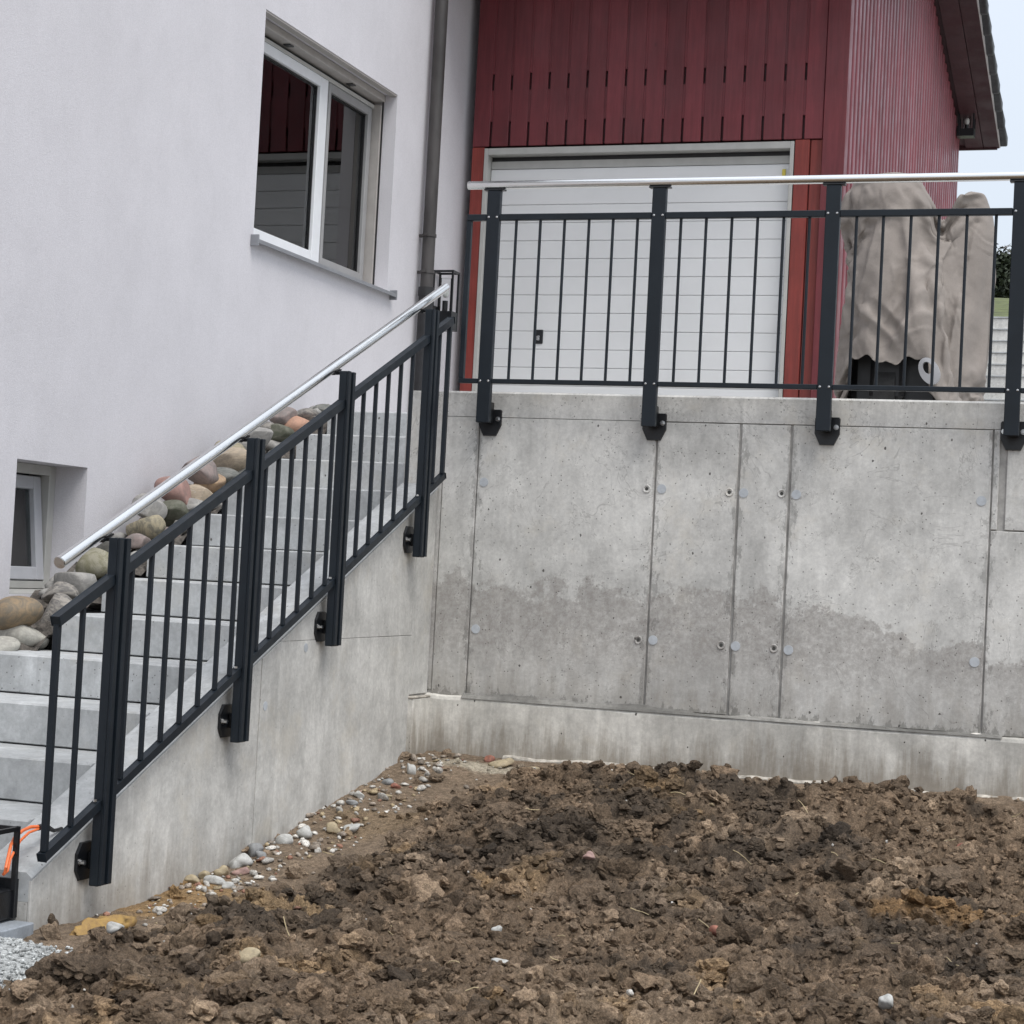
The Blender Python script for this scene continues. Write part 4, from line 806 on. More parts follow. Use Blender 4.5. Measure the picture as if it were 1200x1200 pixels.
# the fitted fabric cover, draped and wrinkled: rings of 52 points from the hem up, in millimetres,
# the first ring as it stands and every next one as its offset from the ring below
COVER_RINGS = [
  [-388,-164,160,-381,-211,160,-360,-254,176,-328,-290,231,-290,-319,260,-247,-340,260,-201,-354,260,-154,-361,260,-106,-361,260,-59,-355,260,-13,-342,260,31,-322,260,73,-300,260,116,-277,257,158,-255,224,201,-233,177,243,-211,144,286,-189,140,328,-167,140,366,-138,140,395,-100,140,418,-58,140,434,-12,140,445,34,140,451,82,140,453,129,140,450,177,140,443,225,140,431,271,140,413,315,140,389,357,140,358,393,140,319,420,140,272,430,140,226,419,154,186,392,193,150,362,233,113,331,258,76,300,260,39,269,260,2,239,260,-34,208,260,-71,177,260,-108,147,260,-145,116,260,-182,85,260,-218,55,260,-255,24,260,-292,-7,260,-328,-38,231,-360,-74,176,-381,-117,160],
  [-13,-5,-28,-23,-10,-18,-23,-15,-30,-19,-18,-52,-15,-21,-19,-10,-22,-20,-5,-21,-22,-8,2,-29,-3,-2,-31,4,-9,-30,10,-17,-23,7,-29,6,10,-27,-12,14,-28,-8,15,-26,-5,13,-25,-26,13,-26,-16,17,-21,-15,16,-19,-19,19,-12,-22,20,-15,-19,26,-13,-9,23,-9,-19,22,-7,-20,25,-1,-19,24,-4,-18,24,1,-20,23,4,-21,20,6,-23,13,6,-28,3,3,-31,-1,5,-31,5,16,-26,4,-13,-29,19,-22,-2,24,-10,-9,23,-19,-16,21,-23,-15,15,-18,-20,13,-11,-26,8,-11,-28,-5,7,-30,-7,10,-29,-3,-1,-31,-11,9,-27,-9,4,-29,-6,2,-30,10,-8,-28,14,-12,-25,22,-16,14,23,-21,35,13,-17,-13],
  [-12,6,29,3,6,31,4,3,31,-6,-6,21,-3,-5,29,-4,-12,28,-2,-10,28,-1,-23,21,-2,-28,13,-1,-28,14,-2,-24,20,6,-25,-18,11,-28,2,14,-27,-16,16,-26,-17,15,-27,-10,17,-22,14,16,-27,0,22,-22,-3,22,-22,-1,27,-15,-6,23,-11,-18,29,-9,-9,30,-4,-8,30,-4,-4,30,6,4,27,6,14,22,8,21,19,12,22,20,17,16,24,21,3,19,17,16,6,-15,27,9,-8,30,3,20,-26,3,4,-34,-1,10,-28,7,13,-33,13,2,-28,9,-7,-28,4,-4,-30,-1,2,-31,-2,5,-30,-6,6,-30,2,-1,-31,-11,14,-25,-16,11,-25,4,0,-30,7,-8,-29,1,-13,-28,-8,-3,-45,-25,15,-9],
  [17,5,26,29,11,4,28,12,32,19,11,56,17,25,10,13,21,18,-1,-4,31,-3,-26,16,-1,-25,19,-1,-25,18,3,-29,10,7,-22,21,8,-24,18,10,-26,4,14,-27,-19,11,-20,14,17,-25,4,16,-15,22,10,-7,29,7,-4,30,3,0,31,3,1,31,4,0,31,10,-1,30,7,-3,30,-7,-5,30,-15,-4,27,-24,-7,18,-27,-9,13,-24,-8,19,-23,-9,19,-2,-26,17,1,-10,28,12,17,23,-2,9,33,-16,26,26,-15,27,12,-10,22,-12,-11,23,-17,-6,19,-24,1,9,-30,3,1,-31,-3,5,-31,-9,14,-26,-5,3,-30,-9,10,-28,13,-6,-27,-19,5,-24,-27,13,-9,-21,24,-30,-17,21,-19,1,13,30],
  [27,14,8,29,12,46,28,12,57,27,12,46,3,10,29,10,19,23,17,24,8,13,5,28,-2,-9,30,-2,2,31,-5,11,28,-4,6,30,-4,9,30,-5,10,33,-1,-10,30,10,-11,24,-3,4,30,-4,7,30,-6,9,29,-4,6,30,-18,11,22,-14,9,27,-28,10,8,-29,9,5,-27,-5,16,-31,-6,3,-29,-7,9,-28,-12,-10,-28,-11,-3,-24,-10,15,22,-15,14,12,4,27,22,23,-4,9,24,-17,7,21,-27,4,19,-26,-4,25,-13,-18,25,6,-18,24,-5,-18,24,-9,-10,21,-20,3,0,-30,0,-4,-30,-7,6,-29,-16,13,-23,1,-13,-28,-27,13,-10,-22,21,2,-14,23,9,-4,11,21,20,-1,55,25,-7,26],
  [21,0,52,0,-7,30,-12,6,6,-23,1,-9,-12,-21,20,-15,-26,11,-12,-17,24,-11,-16,24,-2,5,30,-6,11,28,-5,14,27,-4,7,30,-4,8,30,-2,5,33,0,0,31,-10,9,31,-3,6,31,-6,9,29,0,-2,31,-19,11,22,-18,12,23,-30,7,5,-24,8,17,-23,10,19,-28,-10,8,-27,-7,14,-30,-6,4,-17,4,25,7,-4,29,28,0,12,13,18,21,25,13,-14,16,4,-27,13,3,-28,14,-9,-28,16,-10,-40,14,-2,-42,5,10,-31,-1,16,-26,3,13,-27,-6,19,-23,-12,22,-19,-9,15,-26,-5,5,-30,-9,6,-29,-19,14,-20,-18,6,-25,-25,1,-19,-23,-6,-54,-28,-2,-61,-25,16,-35,10,21,33],
  [-25,-4,-15,-18,-4,-4,-22,-21,-32,6,12,38,13,11,27,0,-4,31,-16,-22,14,-7,-13,28,-1,-7,31,-4,5,31,-1,0,31,-4,15,26,-3,6,30,0,-2,31,1,0,30,-7,8,33,-7,10,28,-10,13,26,-7,8,29,-15,11,25,-13,6,27,-27,7,12,-25,9,17,-19,8,23,10,5,29,3,2,31,12,4,29,16,5,26,30,2,9,30,-1,-11,29,0,-14,19,16,-20,15,6,-27,13,-8,-28,14,-7,-26,14,-6,-38,14,-6,-43,13,-3,-36,8,6,-30,-7,20,-23,-15,25,-11,-16,26,-2,-17,26,3,-16,24,9,-14,22,15,-12,20,20,-10,18,23,-13,19,6,-21,20,-25,-6,23,12,-14,14,18,-29,-4,-13],
  [-26,-13,-14,-30,-4,-16,-23,-5,1,-21,-16,-22,-20,-15,16,-20,-16,17,-5,0,31,-5,-1,30,-4,3,30,-1,-1,31,-2,1,31,-1,-4,31,-1,2,31,0,-8,31,-2,3,35,-6,8,36,-8,10,31,-1,-9,33,-10,9,31,-2,3,32,-31,-3,-1,-13,7,28,8,-3,30,2,-4,31,14,5,27,22,7,20,9,4,29,7,4,31,-15,15,22,-10,11,28,-9,5,29,-12,3,29,-8,12,28,-5,23,21,-6,28,11,-8,29,14,-10,28,19,-11,28,15,-13,25,13,-13,22,17,-12,20,20,-14,21,18,-14,22,16,-10,19,23,-4,14,27,-1,12,28,-1,12,28,-4,14,22,-6,15,16,-30,6,-9,-25,-9,-16,-19,-14,-21],
  [-25,5,19,-24,-3,20,-13,1,30,-23,-17,-17,-20,-16,-7,-6,1,31,-4,0,31,-3,1,31,-3,2,31,-4,7,30,-3,0,31,-1,-6,31,-1,-3,31,0,-6,32,-7,9,42,-3,4,40,-12,14,31,-1,2,38,-22,10,24,-29,4,12,-6,5,30,12,-8,28,-2,-2,31,19,-16,20,0,9,31,24,9,18,29,6,-10,30,0,-7,32,3,-1,-2,6,30,-29,-12,6,-21,-6,23,-15,1,27,-10,9,28,-10,12,27,-10,10,36,-10,13,37,-10,16,29,-11,18,23,-12,19,23,-13,21,19,-12,18,22,-10,13,26,11,-2,29,19,-12,21,20,-18,16,19,-17,18,13,-2,45,12,0,47,13,2,28,-1,8,30,-16,9,26],
  [0,8,31,4,8,34,15,14,30,9,11,46,-7,1,25,-4,3,30,-4,1,30,-4,1,31,-4,10,29,-3,2,30,-2,-4,30,-1,-4,30,0,-5,30,0,-4,33,-10,9,43,-11,12,42,-1,0,42,-4,4,42,-4,3,40,-26,7,17,10,-9,32,10,-6,33,20,-14,23,-18,6,27,-27,12,11,-23,6,21,19,4,26,26,8,16,-9,-9,28,-24,-21,4,-21,-1,23,-23,-18,11,-24,-15,14,-6,-18,24,-7,-7,29,-9,9,37,-8,4,38,-4,-8,31,8,-21,22,10,-19,22,8,-13,27,3,-2,30,-4,7,30,-17,13,22,-7,9,28,9,-1,30,17,-11,23,17,-9,29,9,3,47,10,3,33,20,-4,23,5,7,30],
  [2,7,38,6,10,40,5,10,42,14,14,52,5,10,41,-6,-1,31,-5,-1,31,-4,2,30,-4,4,31,-2,2,31,-3,-2,31,-1,-5,31,0,-6,31,-1,1,34,-12,10,43,-10,11,44,-1,-3,44,-22,9,29,-19,15,28,7,-6,39,6,-3,39,2,1,40,-8,3,37,11,-2,37,0,1,39,-2,10,36,-6,13,32,-9,-3,33,-3,9,33,22,17,14,17,12,23,-1,11,29,8,17,25,-3,18,25,-5,1,32,4,-22,19,12,-23,7,15,-23,9,2,-4,30,4,-12,28,9,-23,19,12,-27,10,12,-20,20,-9,10,28,-17,12,24,-13,11,26,7,1,30,16,-16,22,15,-6,53,4,4,34,16,0,31,16,1,29],
  [7,6,43,-9,1,45,-8,0,45,7,10,45,12,12,40,-7,-3,30,-6,-2,30,-3,2,31,-4,3,30,-3,3,31,-2,1,31,-2,-4,31,0,-9,29,-2,3,34,-8,8,40,-4,6,43,-1,-9,44,-10,11,40,-29,-1,16,6,-6,42,6,-3,42,14,-9,36,9,1,40,22,-2,29,27,-3,20,26,-1,24,23,-5,27,16,14,29,28,14,1,20,18,18,6,9,33,22,19,12,4,-19,24,1,-16,26,12,-27,8,3,-14,25,5,-20,17,-7,0,33,5,-22,21,18,-24,6,16,-24,9,13,-24,15,12,-21,19,12,-23,16,-4,8,29,-11,10,27,-11,10,28,15,-10,25,16,-14,43,8,3,41,10,2,43,22,-9,26],
  [20,-4,37,-1,6,48,-3,4,49,-3,7,36,11,12,31,2,9,30,-6,-2,31,-4,1,31,-2,-3,31,-3,2,31,-3,1,31,-2,-2,31,0,-5,31,-5,6,35,-7,8,38,-4,5,43,0,0,47,-6,10,44,0,9,44,5,-1,45,5,1,45,2,2,45,14,-1,41,9,2,42,18,0,36,22,-1,31,-19,0,34,-28,-3,18,-14,5,34,15,9,31,23,19,10,-4,-1,35,15,24,14,5,-24,19,-3,-18,26,5,-24,13,-9,13,36,10,-18,18,25,-18,4,10,-17,24,9,-15,26,10,-19,21,11,-28,7,12,-21,19,9,-3,30,-9,9,28,-6,8,29,-2,7,30,14,-17,26,15,-12,54,-2,3,38,18,-3,48],
  [22,-12,30,4,6,48,-8,-1,47,-9,-5,35,1,9,30,11,11,26,-4,1,31,-3,2,30,-3,1,31,-2,2,30,-2,2,31,-2,3,31,-1,-1,31,-7,7,33,-6,6,36,-1,3,41,-4,8,45,-26,3,25,3,1,47,3,2,47,1,4,46,-8,10,42,-9,10,42,-3,7,44,8,2,43,-14,1,40,-5,9,41,-12,5,39,14,3,37,0,6,39,4,8,38,11,21,24,-9,15,29,-11,26,13,-12,21,21,-9,24,26,20,-18,-7,22,-19,-8,-7,0,30,-13,18,22,-11,14,25,-6,7,29,8,-13,27,10,-26,13,8,-27,13,10,-4,29,-13,9,27,-6,9,29,14,-4,27,16,-13,52,-11,3,34,-4,4,41],
  [16,4,48,19,-1,37,-4,3,45,-2,5,39,2,8,30,9,10,28,-1,3,30,-2,1,31,-2,5,30,-2,1,31,0,3,30,0,4,30,-1,1,31,-7,8,32,-5,7,34,-1,0,41,-10,12,40,-11,12,41,3,-2,46,2,2,47,3,1,46,-1,5,46,-2,5,45,-7,9,43,2,3,46,-12,1,43,-13,2,42,7,4,44,2,5,44,-2,4,43,-14,-7,37,-17,-21,19,-11,-9,35,-8,0,34,-8,13,32,-4,-7,34,3,-18,22,-12,17,33,-9,11,27,7,-16,26,15,-21,16,11,-12,27,0,-1,31,12,-21,20,10,-25,15,10,-3,29,-3,8,29,-9,10,28,1,8,30,16,-19,38,13,0,51,-11,3,39],
  [8,8,45,22,-9,30,-3,4,41,-7,-1,36,-5,2,30,4,9,30,4,9,30,-1,6,30,-3,4,31,-1,2,31,-1,3,31,-1,4,31,-1,2,30,-7,7,30,-5,7,33,-1,-2,38,-17,9,36,-4,9,43,0,6,44,2,3,46,1,4,45,2,4,46,-3,7,46,-1,5,46,-2,6,46,-7,3,45,-14,1,41,7,4,45,2,5,45,-7,2,45,-16,-17,28,-5,4,41,-14,-9,34,-7,-1,39,-10,6,40,13,-13,15,-17,16,39,-17,6,35,19,-20,13,18,-20,15,14,-19,21,16,-25,9,15,-19,19,0,5,30,11,-24,16,13,-22,17,13,-11,26,-15,7,25,-4,10,29,11,2,33,16,-13,46,-5,5,47],
  [3,9,38,17,3,34,10,6,32,-6,0,31,-7,-3,30,-3,6,30,7,10,28,-2,-3,31,-1,1,31,-1,1,31,-1,3,31,-1,4,30,-1,4,31,-9,8,29,-4,5,32,-1,-9,35,-18,8,33,1,5,41,2,4,44,1,3,43,-1,5,44,0,5,44,1,4,44,0,4,46,-2,6,45,-5,4,45,1,6,46,5,5,45,3,5,46,-15,-10,37,-7,2,44,-5,5,44,1,14,40,-11,4,40,15,-13,24,-16,15,41,-17,14,40,17,-13,13,7,-13,26,10,-14,26,10,-16,24,11,-17,23,6,6,30,7,1,31,13,-12,25,4,-28,11,13,-5,27,-2,8,30,-11,9,27,7,7,29,16,-14,38,1,6,46],
  [-13,-5,32,11,8,30,22,-5,21,-6,0,30,-2,6,31,5,9,29,0,6,30,-1,1,31,-1,-2,30,-1,0,31,-1,5,30,-1,4,31,-2,4,31,-7,7,29,-3,5,31,1,2,35,-11,10,32,2,4,39,2,2,40,1,4,41,0,6,41,-1,5,42,1,4,43,3,3,43,-2,6,44,-4,5,44,2,6,45,5,5,45,-4,4,45,-15,-11,38,-4,5,45,-5,4,45,-7,3,44,-4,17,36,-16,9,40,-18,12,44,-12,-5,39,-9,-4,35,-11,-2,30,4,-11,28,8,-13,27,10,-15,25,9,-23,18,7,-3,29,4,3,30,10,-25,16,16,-14,23,14,-7,27,-18,5,22,-2,9,29,13,2,35,16,-2,37],
  [-11,1,31,11,7,28,17,4,26,-3,3,31,-7,-2,30,-6,0,30,2,9,30,-1,4,30,0,-3,31,0,-3,30,-1,5,31,-1,2,31,-3,6,30,-6,6,30,-1,3,31,-3,9,30,-6,10,31,1,4,36,3,-4,37,1,5,37,1,4,38,7,1,38,4,3,40,1,3,41,-3,6,40,-3,5,42,4,5,42,7,4,43,-13,-4,41,-9,2,44,-6,4,46,-5,5,45,-7,-8,43,-4,-13,42,-14,2,47,-11,-5,43,25,-9,-4,17,-17,8,4,-10,29,-19,8,24,-15,10,24,0,-4,31,9,-23,19,10,-21,21,-5,7,30,13,-9,27,-2,-29,10,15,-7,26,-3,8,30,-12,8,27,11,4,30,15,-10,28],
  [-5,6,29,1,10,30,13,6,27,5,8,29,-7,-3,29,-3,4,31,10,10,27,1,6,30,1,-6,30,0,-5,31,-1,0,30,-1,1,31,-4,6,30,-5,7,30,0,2,31,-7,10,28,-2,9,30,2,3,31,3,0,32,-1,8,32,1,4,33,2,4,35,1,4,36,1,5,37,-4,5,38,-3,5,39,6,4,40,4,4,42,-13,-7,38,-7,4,43,-8,4,43,-4,5,45,-6,8,44,-13,3,42,-5,-15,40,-3,-14,36,8,-14,23,-17,5,37,-22,21,8,-21,18,13,-23,14,16,-22,14,17,7,-8,29,8,-26,15,9,-7,28,0,6,30,8,-26,15,14,-16,22,12,0,31,-19,3,24,1,9,30,15,-3,28],
  [4,9,30,-7,6,29,10,8,28,14,6,27,-7,-3,30,-7,-2,30,-3,4,31,0,6,30,1,-5,31,1,-4,30,-1,0,31,-1,-3,30,-4,6,30,-3,5,30,1,1,30,-10,10,28,-1,6,30,3,2,31,1,6,30,-3,12,28,3,3,31,2,3,31,1,4,31,0,4,32,-4,4,33,-1,6,35,8,3,36,-2,5,38,-12,-1,38,-5,4,41,-6,4,43,-12,-11,38,-10,-10,41,-7,-12,41,-11,-1,45,28,-1,-3,-12,-2,43,-16,18,25,-17,11,23,-15,9,24,-16,10,23,-19,12,21,-18,12,23,10,-18,23,6,-27,15,-11,10,27,12,-7,27,-2,-29,11,16,-7,26,-5,8,30,-15,6,26,13,1,28],
  [11,5,28,-15,-4,27,3,9,30,17,1,25,-5,2,31,-8,-5,29,-4,3,30,2,8,30,-2,1,31,0,-4,31,-1,-1,31,-1,0,31,-5,6,30,-3,6,30,2,-3,31,-14,9,26,1,6,31,3,-1,31,4,-1,30,-1,7,30,0,5,30,1,4,30,1,4,31,0,5,30,-4,4,30,-1,6,31,8,3,31,-9,2,33,-9,2,35,-2,7,39,4,9,38,-5,4,41,-9,0,42,-3,-20,36,-2,-14,38,-2,-12,39,-15,7,38,-16,7,26,-16,9,25,-17,10,24,-18,12,23,-19,12,22,-19,12,20,-5,7,30,9,-23,18,10,-15,25,-5,9,29,5,-27,14,12,-19,21,8,5,29,-18,4,25,7,6,29],
  [12,-3,28,-12,1,28,1,9,29,14,6,28,-1,6,30,-5,2,30,-8,-5,30,4,9,29,-1,2,30,-1,-2,31,-1,0,31,-1,2,31,-5,7,30,-2,5,31,1,4,31,-7,12,29,3,7,31,5,-3,30,0,6,31,-1,6,31,-2,8,30,1,4,31,2,4,30,1,4,31,-6,4,30,2,5,30,6,3,31,-11,0,29,-6,4,32,-4,6,34,-11,-8,34,-8,3,38,-3,-20,31,-7,7,41,27,1,10,-16,9,39,-16,12,32,-16,10,25,-15,8,26,-17,11,24,-20,12,20,-17,11,23,-21,12,20,-15,13,24,9,-8,28,6,-27,15,-14,10,26,12,-4,28,-2,-28,11,14,-2,28,-9,8,29,-10,9,28],
  [12,-13,25,-12,2,28,-5,8,29,0,10,29,2,8,29,-7,-2,30,-7,-2,30,-3,4,30,-2,2,31,-1,0,30,0,-2,31,-1,2,31,-6,6,29,-1,5,30,0,9,30,-6,13,29,4,7,30,4,0,30,-4,10,29,-2,6,30,-1,8,30,0,4,30,1,4,31,4,2,30,-7,2,30,4,5,30,3,5,30,-12,-3,28,-1,7,30,10,9,28,-8,2,32,-5,5,35,-5,-16,33,-8,-8,38,-8,-13,39,-13,-3,38,-14,10,30,-4,-11,29,8,-18,23,5,-16,26,-7,3,30,-16,11,24,-20,11,21,-26,9,14,-11,12,26,10,-16,24,9,-20,21,-10,10,27,3,-27,15,9,-23,18,5,7,29,-19,2,24],
  [6,7,30,-2,7,30,-13,5,28,-15,6,26,8,8,29,-4,3,31,-3,4,30,-5,0,31,-1,6,31,-1,2,31,0,-3,30,-1,2,31,-4,6,30,0,5,31,-3,12,30,-2,13,30,4,6,31,4,4,31,-1,8,30,3,1,31,-1,6,30,0,5,31,0,3,30,1,4,31,-4,4,31,5,4,31,-1,6,30,-10,0,30,1,8,30,-6,4,30,-1,9,29,-1,-21,23,-7,9,32,25,-12,18,-14,3,37,-14,11,32,-4,-18,25,15,-20,17,0,-11,29,-7,3,30,-6,2,30,-15,9,25,-16,11,23,-22,11,19,-24,11,16,8,2,30,8,-22,20,-16,10,25,14,-3,28,0,-28,12,10,4,29,-15,7,26],
  [-15,8,26,12,-1,29,-16,-13,23,-3,9,30,14,7,27,-1,6,30,-3,5,31,-5,0,30,-2,6,30,-1,2,31,0,0,31,0,2,30,-4,6,30,0,4,31,-6,13,30,1,13,31,4,5,30,1,8,30,-2,8,30,-3,9,29,-1,4,31,1,4,31,1,4,31,2,4,31,-3,4,30,6,3,30,-5,5,31,-4,5,30,4,8,29,-8,2,30,4,12,28,-10,-6,28,-8,7,29,-14,-5,31,-14,9,31,-8,-14,30,24,-17,6,-9,2,30,-11,6,28,-4,-7,30,13,-24,14,9,-14,26,-15,9,26,-18,11,22,-11,16,24,-8,16,25,12,-6,28,13,-12,25,-12,11,26,5,-27,15,8,-25,16,3,9,30],
  [-20,0,23,12,-9,26,-15,-7,27,9,8,28,-4,11,28,5,12,28,-3,3,30,-3,5,30,-2,7,30,-2,4,31,-3,4,31,-1,2,31,-3,6,31,1,4,31,-8,10,28,3,13,30,4,7,30,-1,10,31,-1,7,31,-1,6,31,2,1,31,0,4,30,1,4,31,0,4,30,-2,5,30,5,3,30,-8,3,29,-1,8,30,0,7,30,-2,8,29,-9,-8,28,-8,6,29,12,-21,20,-13,10,27,-11,-9,30,15,-23,14,-4,-12,30,8,-26,15,15,-27,5,18,-24,8,12,-22,18,11,-21,20,6,-8,29,-14,9,26,-27,0,14,-18,13,22,2,12,29,7,-21,21,-18,8,23,13,0,28,3,-28,14,3,8,30],
  [0,9,30,4,10,29,-8,3,29,0,11,29,-10,5,29,-3,5,30,-2,6,30,-1,7,30,-1,4,30,-2,4,30,0,-2,31,-1,4,31,-3,6,30,2,3,31,-9,9,29,4,11,31,4,7,31,-4,14,29,-1,6,30,-1,5,30,0,3,30,0,4,31,2,3,30,0,4,31,-2,5,31,4,4,31,-9,1,30,-2,7,30,-6,6,30,0,9,30,-9,2,30,-4,15,28,-14,6,27,-14,-2,27,7,-23,19,22,-20,9,13,-27,9,19,-24,-2,13,-25,13,11,-21,20,9,-16,25,11,-20,21,11,-24,16,-4,7,30,-16,10,25,-18,12,21,6,10,28,7,7,29,11,-1,29,-6,13,28,6,-26,16,9,-25,16],
  [-4,10,29,-20,-3,23,2,6,30,-15,1,26,0,10,29,1,10,30,1,10,30,-2,7,31,-2,6,31,-1,6,30,-2,8,29,-2,4,30,-3,6,30,0,6,30,-5,10,29,4,11,31,3,8,31,-3,13,30,1,4,31,-1,5,31,-1,5,31,-1,4,30,0,4,31,-1,4,30,-1,5,30,2,5,30,-10,1,29,-2,6,30,-6,5,30,-8,4,30,-9,2,29,-4,-18,24,-14,4,27,1,-23,22,19,-22,10,5,-25,19,12,-26,9,4,-20,23,5,-7,30,17,-23,11,12,-22,18,10,-19,22,11,-18,23,11,-19,23,-10,8,28,-28,-12,9,-22,9,20,10,6,29,10,-19,22,-23,1,20,12,4,28,5,-26,15],
  [17,-15,20,-8,9,28,17,-4,26,-4,-18,24,6,13,28,6,13,27,-1,8,29,-1,7,30,-2,7,30,-2,8,30,-2,9,30,-2,5,31,-2,5,30,0,8,31,-1,11,30,5,8,30,1,11,30,-1,11,30,1,3,30,0,5,30,-1,5,30,0,5,31,0,4,31,-2,5,31,1,6,31,0,5,31,-8,4,30,-4,6,30,-5,6,30,-8,4,29,-7,9,29,-13,5,28,-7,-17,24,15,-23,13,2,-25,19,-8,-20,23,-3,-23,22,-6,15,27,19,-19,15,6,-12,28,5,-9,29,11,-18,22,10,-18,22,11,-19,21,0,5,30,-19,9,22,-25,4,17,8,7,29,8,8,29,3,8,30,-1,12,28,7,-25,17],
  [3,-27,16,0,8,30,3,9,29,-10,-11,27,11,12,26,2,11,29,1,10,30,0,9,29,-1,7,30,-2,8,30,-2,7,30,-1,4,30,-2,6,31,-3,8,29,2,11,30,4,7,29,-3,16,30,-1,8,30,-2,8,30,-1,5,31,-1,5,31,-1,4,31,0,4,30,-2,4,31,3,4,30,-4,6,30,-6,6,30,-5,6,30,-6,5,30,-11,0,29,-12,-10,26,-14,-6,27,9,-25,16,-1,-24,19,-7,-20,22,-2,-23,20,-16,1,28,9,-11,28,-1,-7,30,2,-6,30,0,-1,30,4,-6,30,11,-18,23,10,-21,21,11,-19,22,-8,9,29,-26,-14,7,-27,1,14,11,4,28,14,-12,24,-24,-5,19,10,7,28],
  [6,-25,17,17,0,26,-16,0,26,-6,4,30,-10,2,29,-2,8,29,1,10,29,3,13,28,-2,5,30,-2,6,30,-2,6,30,-2,5,31,0,5,30,-5,8,28,3,9,27,4,7,24,-5,16,25,-1,7,29,-1,5,31,2,-1,30,-1,5,30,-1,5,30,-1,5,31,-2,5,30,3,5,31,-6,5,30,-4,6,30,-3,6,30,-11,1,29,-11,0,29,-14,-7,27,1,-24,19,-4,-23,21,-9,-20,22,-1,-23,20,-6,-21,22,6,17,25,-16,5,26,-1,-2,30,-3,5,30,-2,1,31,0,-1,31,8,-10,28,10,-19,22,9,-23,19,3,1,30,-19,8,23,-27,-3,13,2,12,29,14,-1,28,-1,10,29,5,11,28],
  [17,3,25,6,-25,17,1,8,29,15,8,26,2,-23,20,4,11,29,3,13,28,4,14,27,-1,6,30,-1,5,31,-1,5,30,-3,5,30,1,3,30,-8,5,27,5,6,21,3,7,17,-4,13,19,-6,15,24,-6,12,27,-4,9,30,-2,5,31,0,4,31,-1,4,30,-2,4,31,4,3,30,-8,4,30,-2,6,30,-5,6,30,-8,3,30,-13,-6,27,-13,-9,26,-8,-21,22,-10,-18,22,-2,-23,21,-5,-22,21,-15,7,25,-6,17,25,-1,-5,31,-7,-3,30,2,-8,30,9,-11,28,10,-9,28,9,-11,27,10,-15,25,9,-23,18,10,-22,19,-11,10,27,-27,-12,9,-27,-10,10,6,10,28,10,7,28,-22,-11,19],
  [8,9,29,14,-20,18,2,9,30,18,8,23,-4,-22,21,6,12,28,8,17,24,3,13,28,2,12,29,-2,5,30,-2,4,31,-2,5,30,2,2,29,-3,7,27,4,2,15,-1,8,12,-4,11,16,-2,8,23,-2,8,28,-2,6,30,-1,5,30,-1,5,30,0,4,31,-2,5,30,4,4,31,-9,3,29,-2,7,30,-13,-1,28,-7,4,30,-14,-10,26,-9,-20,22,-9,-19,22,-4,-23,21,-4,-22,21,-13,-15,24,19,19,15,-5,9,29,20,-13,19,15,-11,25,6,-13,27,9,-12,27,1,-1,31,3,-2,31,10,-10,27,10,-15,26,7,-26,15,8,-5,29,-21,8,22,-28,-9,11,-9,14,26,15,-9,26,12,10,27],
  [-18,0,24,21,-13,19,21,-9,21,-9,2,30,2,8,30,-5,-22,21,-5,-6,30,1,11,29,4,14,27,0,-2,31,-2,5,31,-3,5,30,-1,5,29,1,6,25,5,5,10,-5,9,9,-3,8,12,-2,6,22,-3,8,28,-1,5,30,-2,6,30,-1,4,31,-1,4,31,-2,4,31,0,5,30,-7,4,30,-2,6,30,-7,4,30,-15,-13,24,-13,-6,27,-8,-20,22,-7,-21,21,-5,-22,21,-7,-20,22,-2,22,22,3,22,22,21,-13,18,7,-7,30,-5,3,30,-10,16,24,-11,8,28,17,-16,20,13,-11,26,9,-8,29,10,-9,27,10,-18,23,4,-30,9,-7,9,28,-27,-11,10,-25,-16,9,9,8,28,-10,7,28],
  [19,5,23,12,11,26,16,-18,19,-14,-12,24,12,8,28,9,-25,16,7,10,28,0,8,30,4,15,27,-1,2,30,-2,3,30,-2,5,30,-4,6,29,5,2,21,3,7,7,-9,10,6,-1,4,11,-1,2,22,-2,6,28,-2,5,30,-3,7,31,-1,5,30,-1,5,30,-2,4,30,-2,5,31,-4,5,30,-12,-1,29,0,7,30,-13,-6,26,-11,-17,24,-8,-21,22,-5,-22,21,-2,-22,20,-18,3,25,20,18,14,17,22,12,3,-6,30,-16,15,21,-12,12,26,-8,3,30,21,-12,19,4,-2,30,9,-7,29,8,-5,29,9,-7,29,9,-7,29,11,3,28,12,-22,18,-22,7,20,-26,-13,10,-21,8,21,15,-2,26],
  [-19,-3,24,-14,2,28,16,-18,19,1,4,30,-6,6,29,-8,0,30,-8,-10,28,-4,-19,24,0,9,29,-1,7,30,-2,3,31,-3,6,30,-6,7,29,4,2,17,-1,9,9,4,3,6,5,-7,17,8,-14,29,1,0,29,-4,11,29,-2,6,30,-1,4,31,0,4,31,0,5,31,-6,5,30,1,7,30,-7,4,30,-16,-13,24,-8,4,30,-1,-26,16,-5,-22,21,-3,-23,21,-15,-11,25,7,24,16,-1,26,16,-10,9,28,-14,16,22,-5,1,30,-16,14,22,13,-10,26,15,-10,26,13,-9,27,7,-1,30,8,-4,30,9,-7,29,9,-4,29,6,-15,26,15,-3,27,6,4,30,-26,-11,11,-23,-18,9,3,10,29],
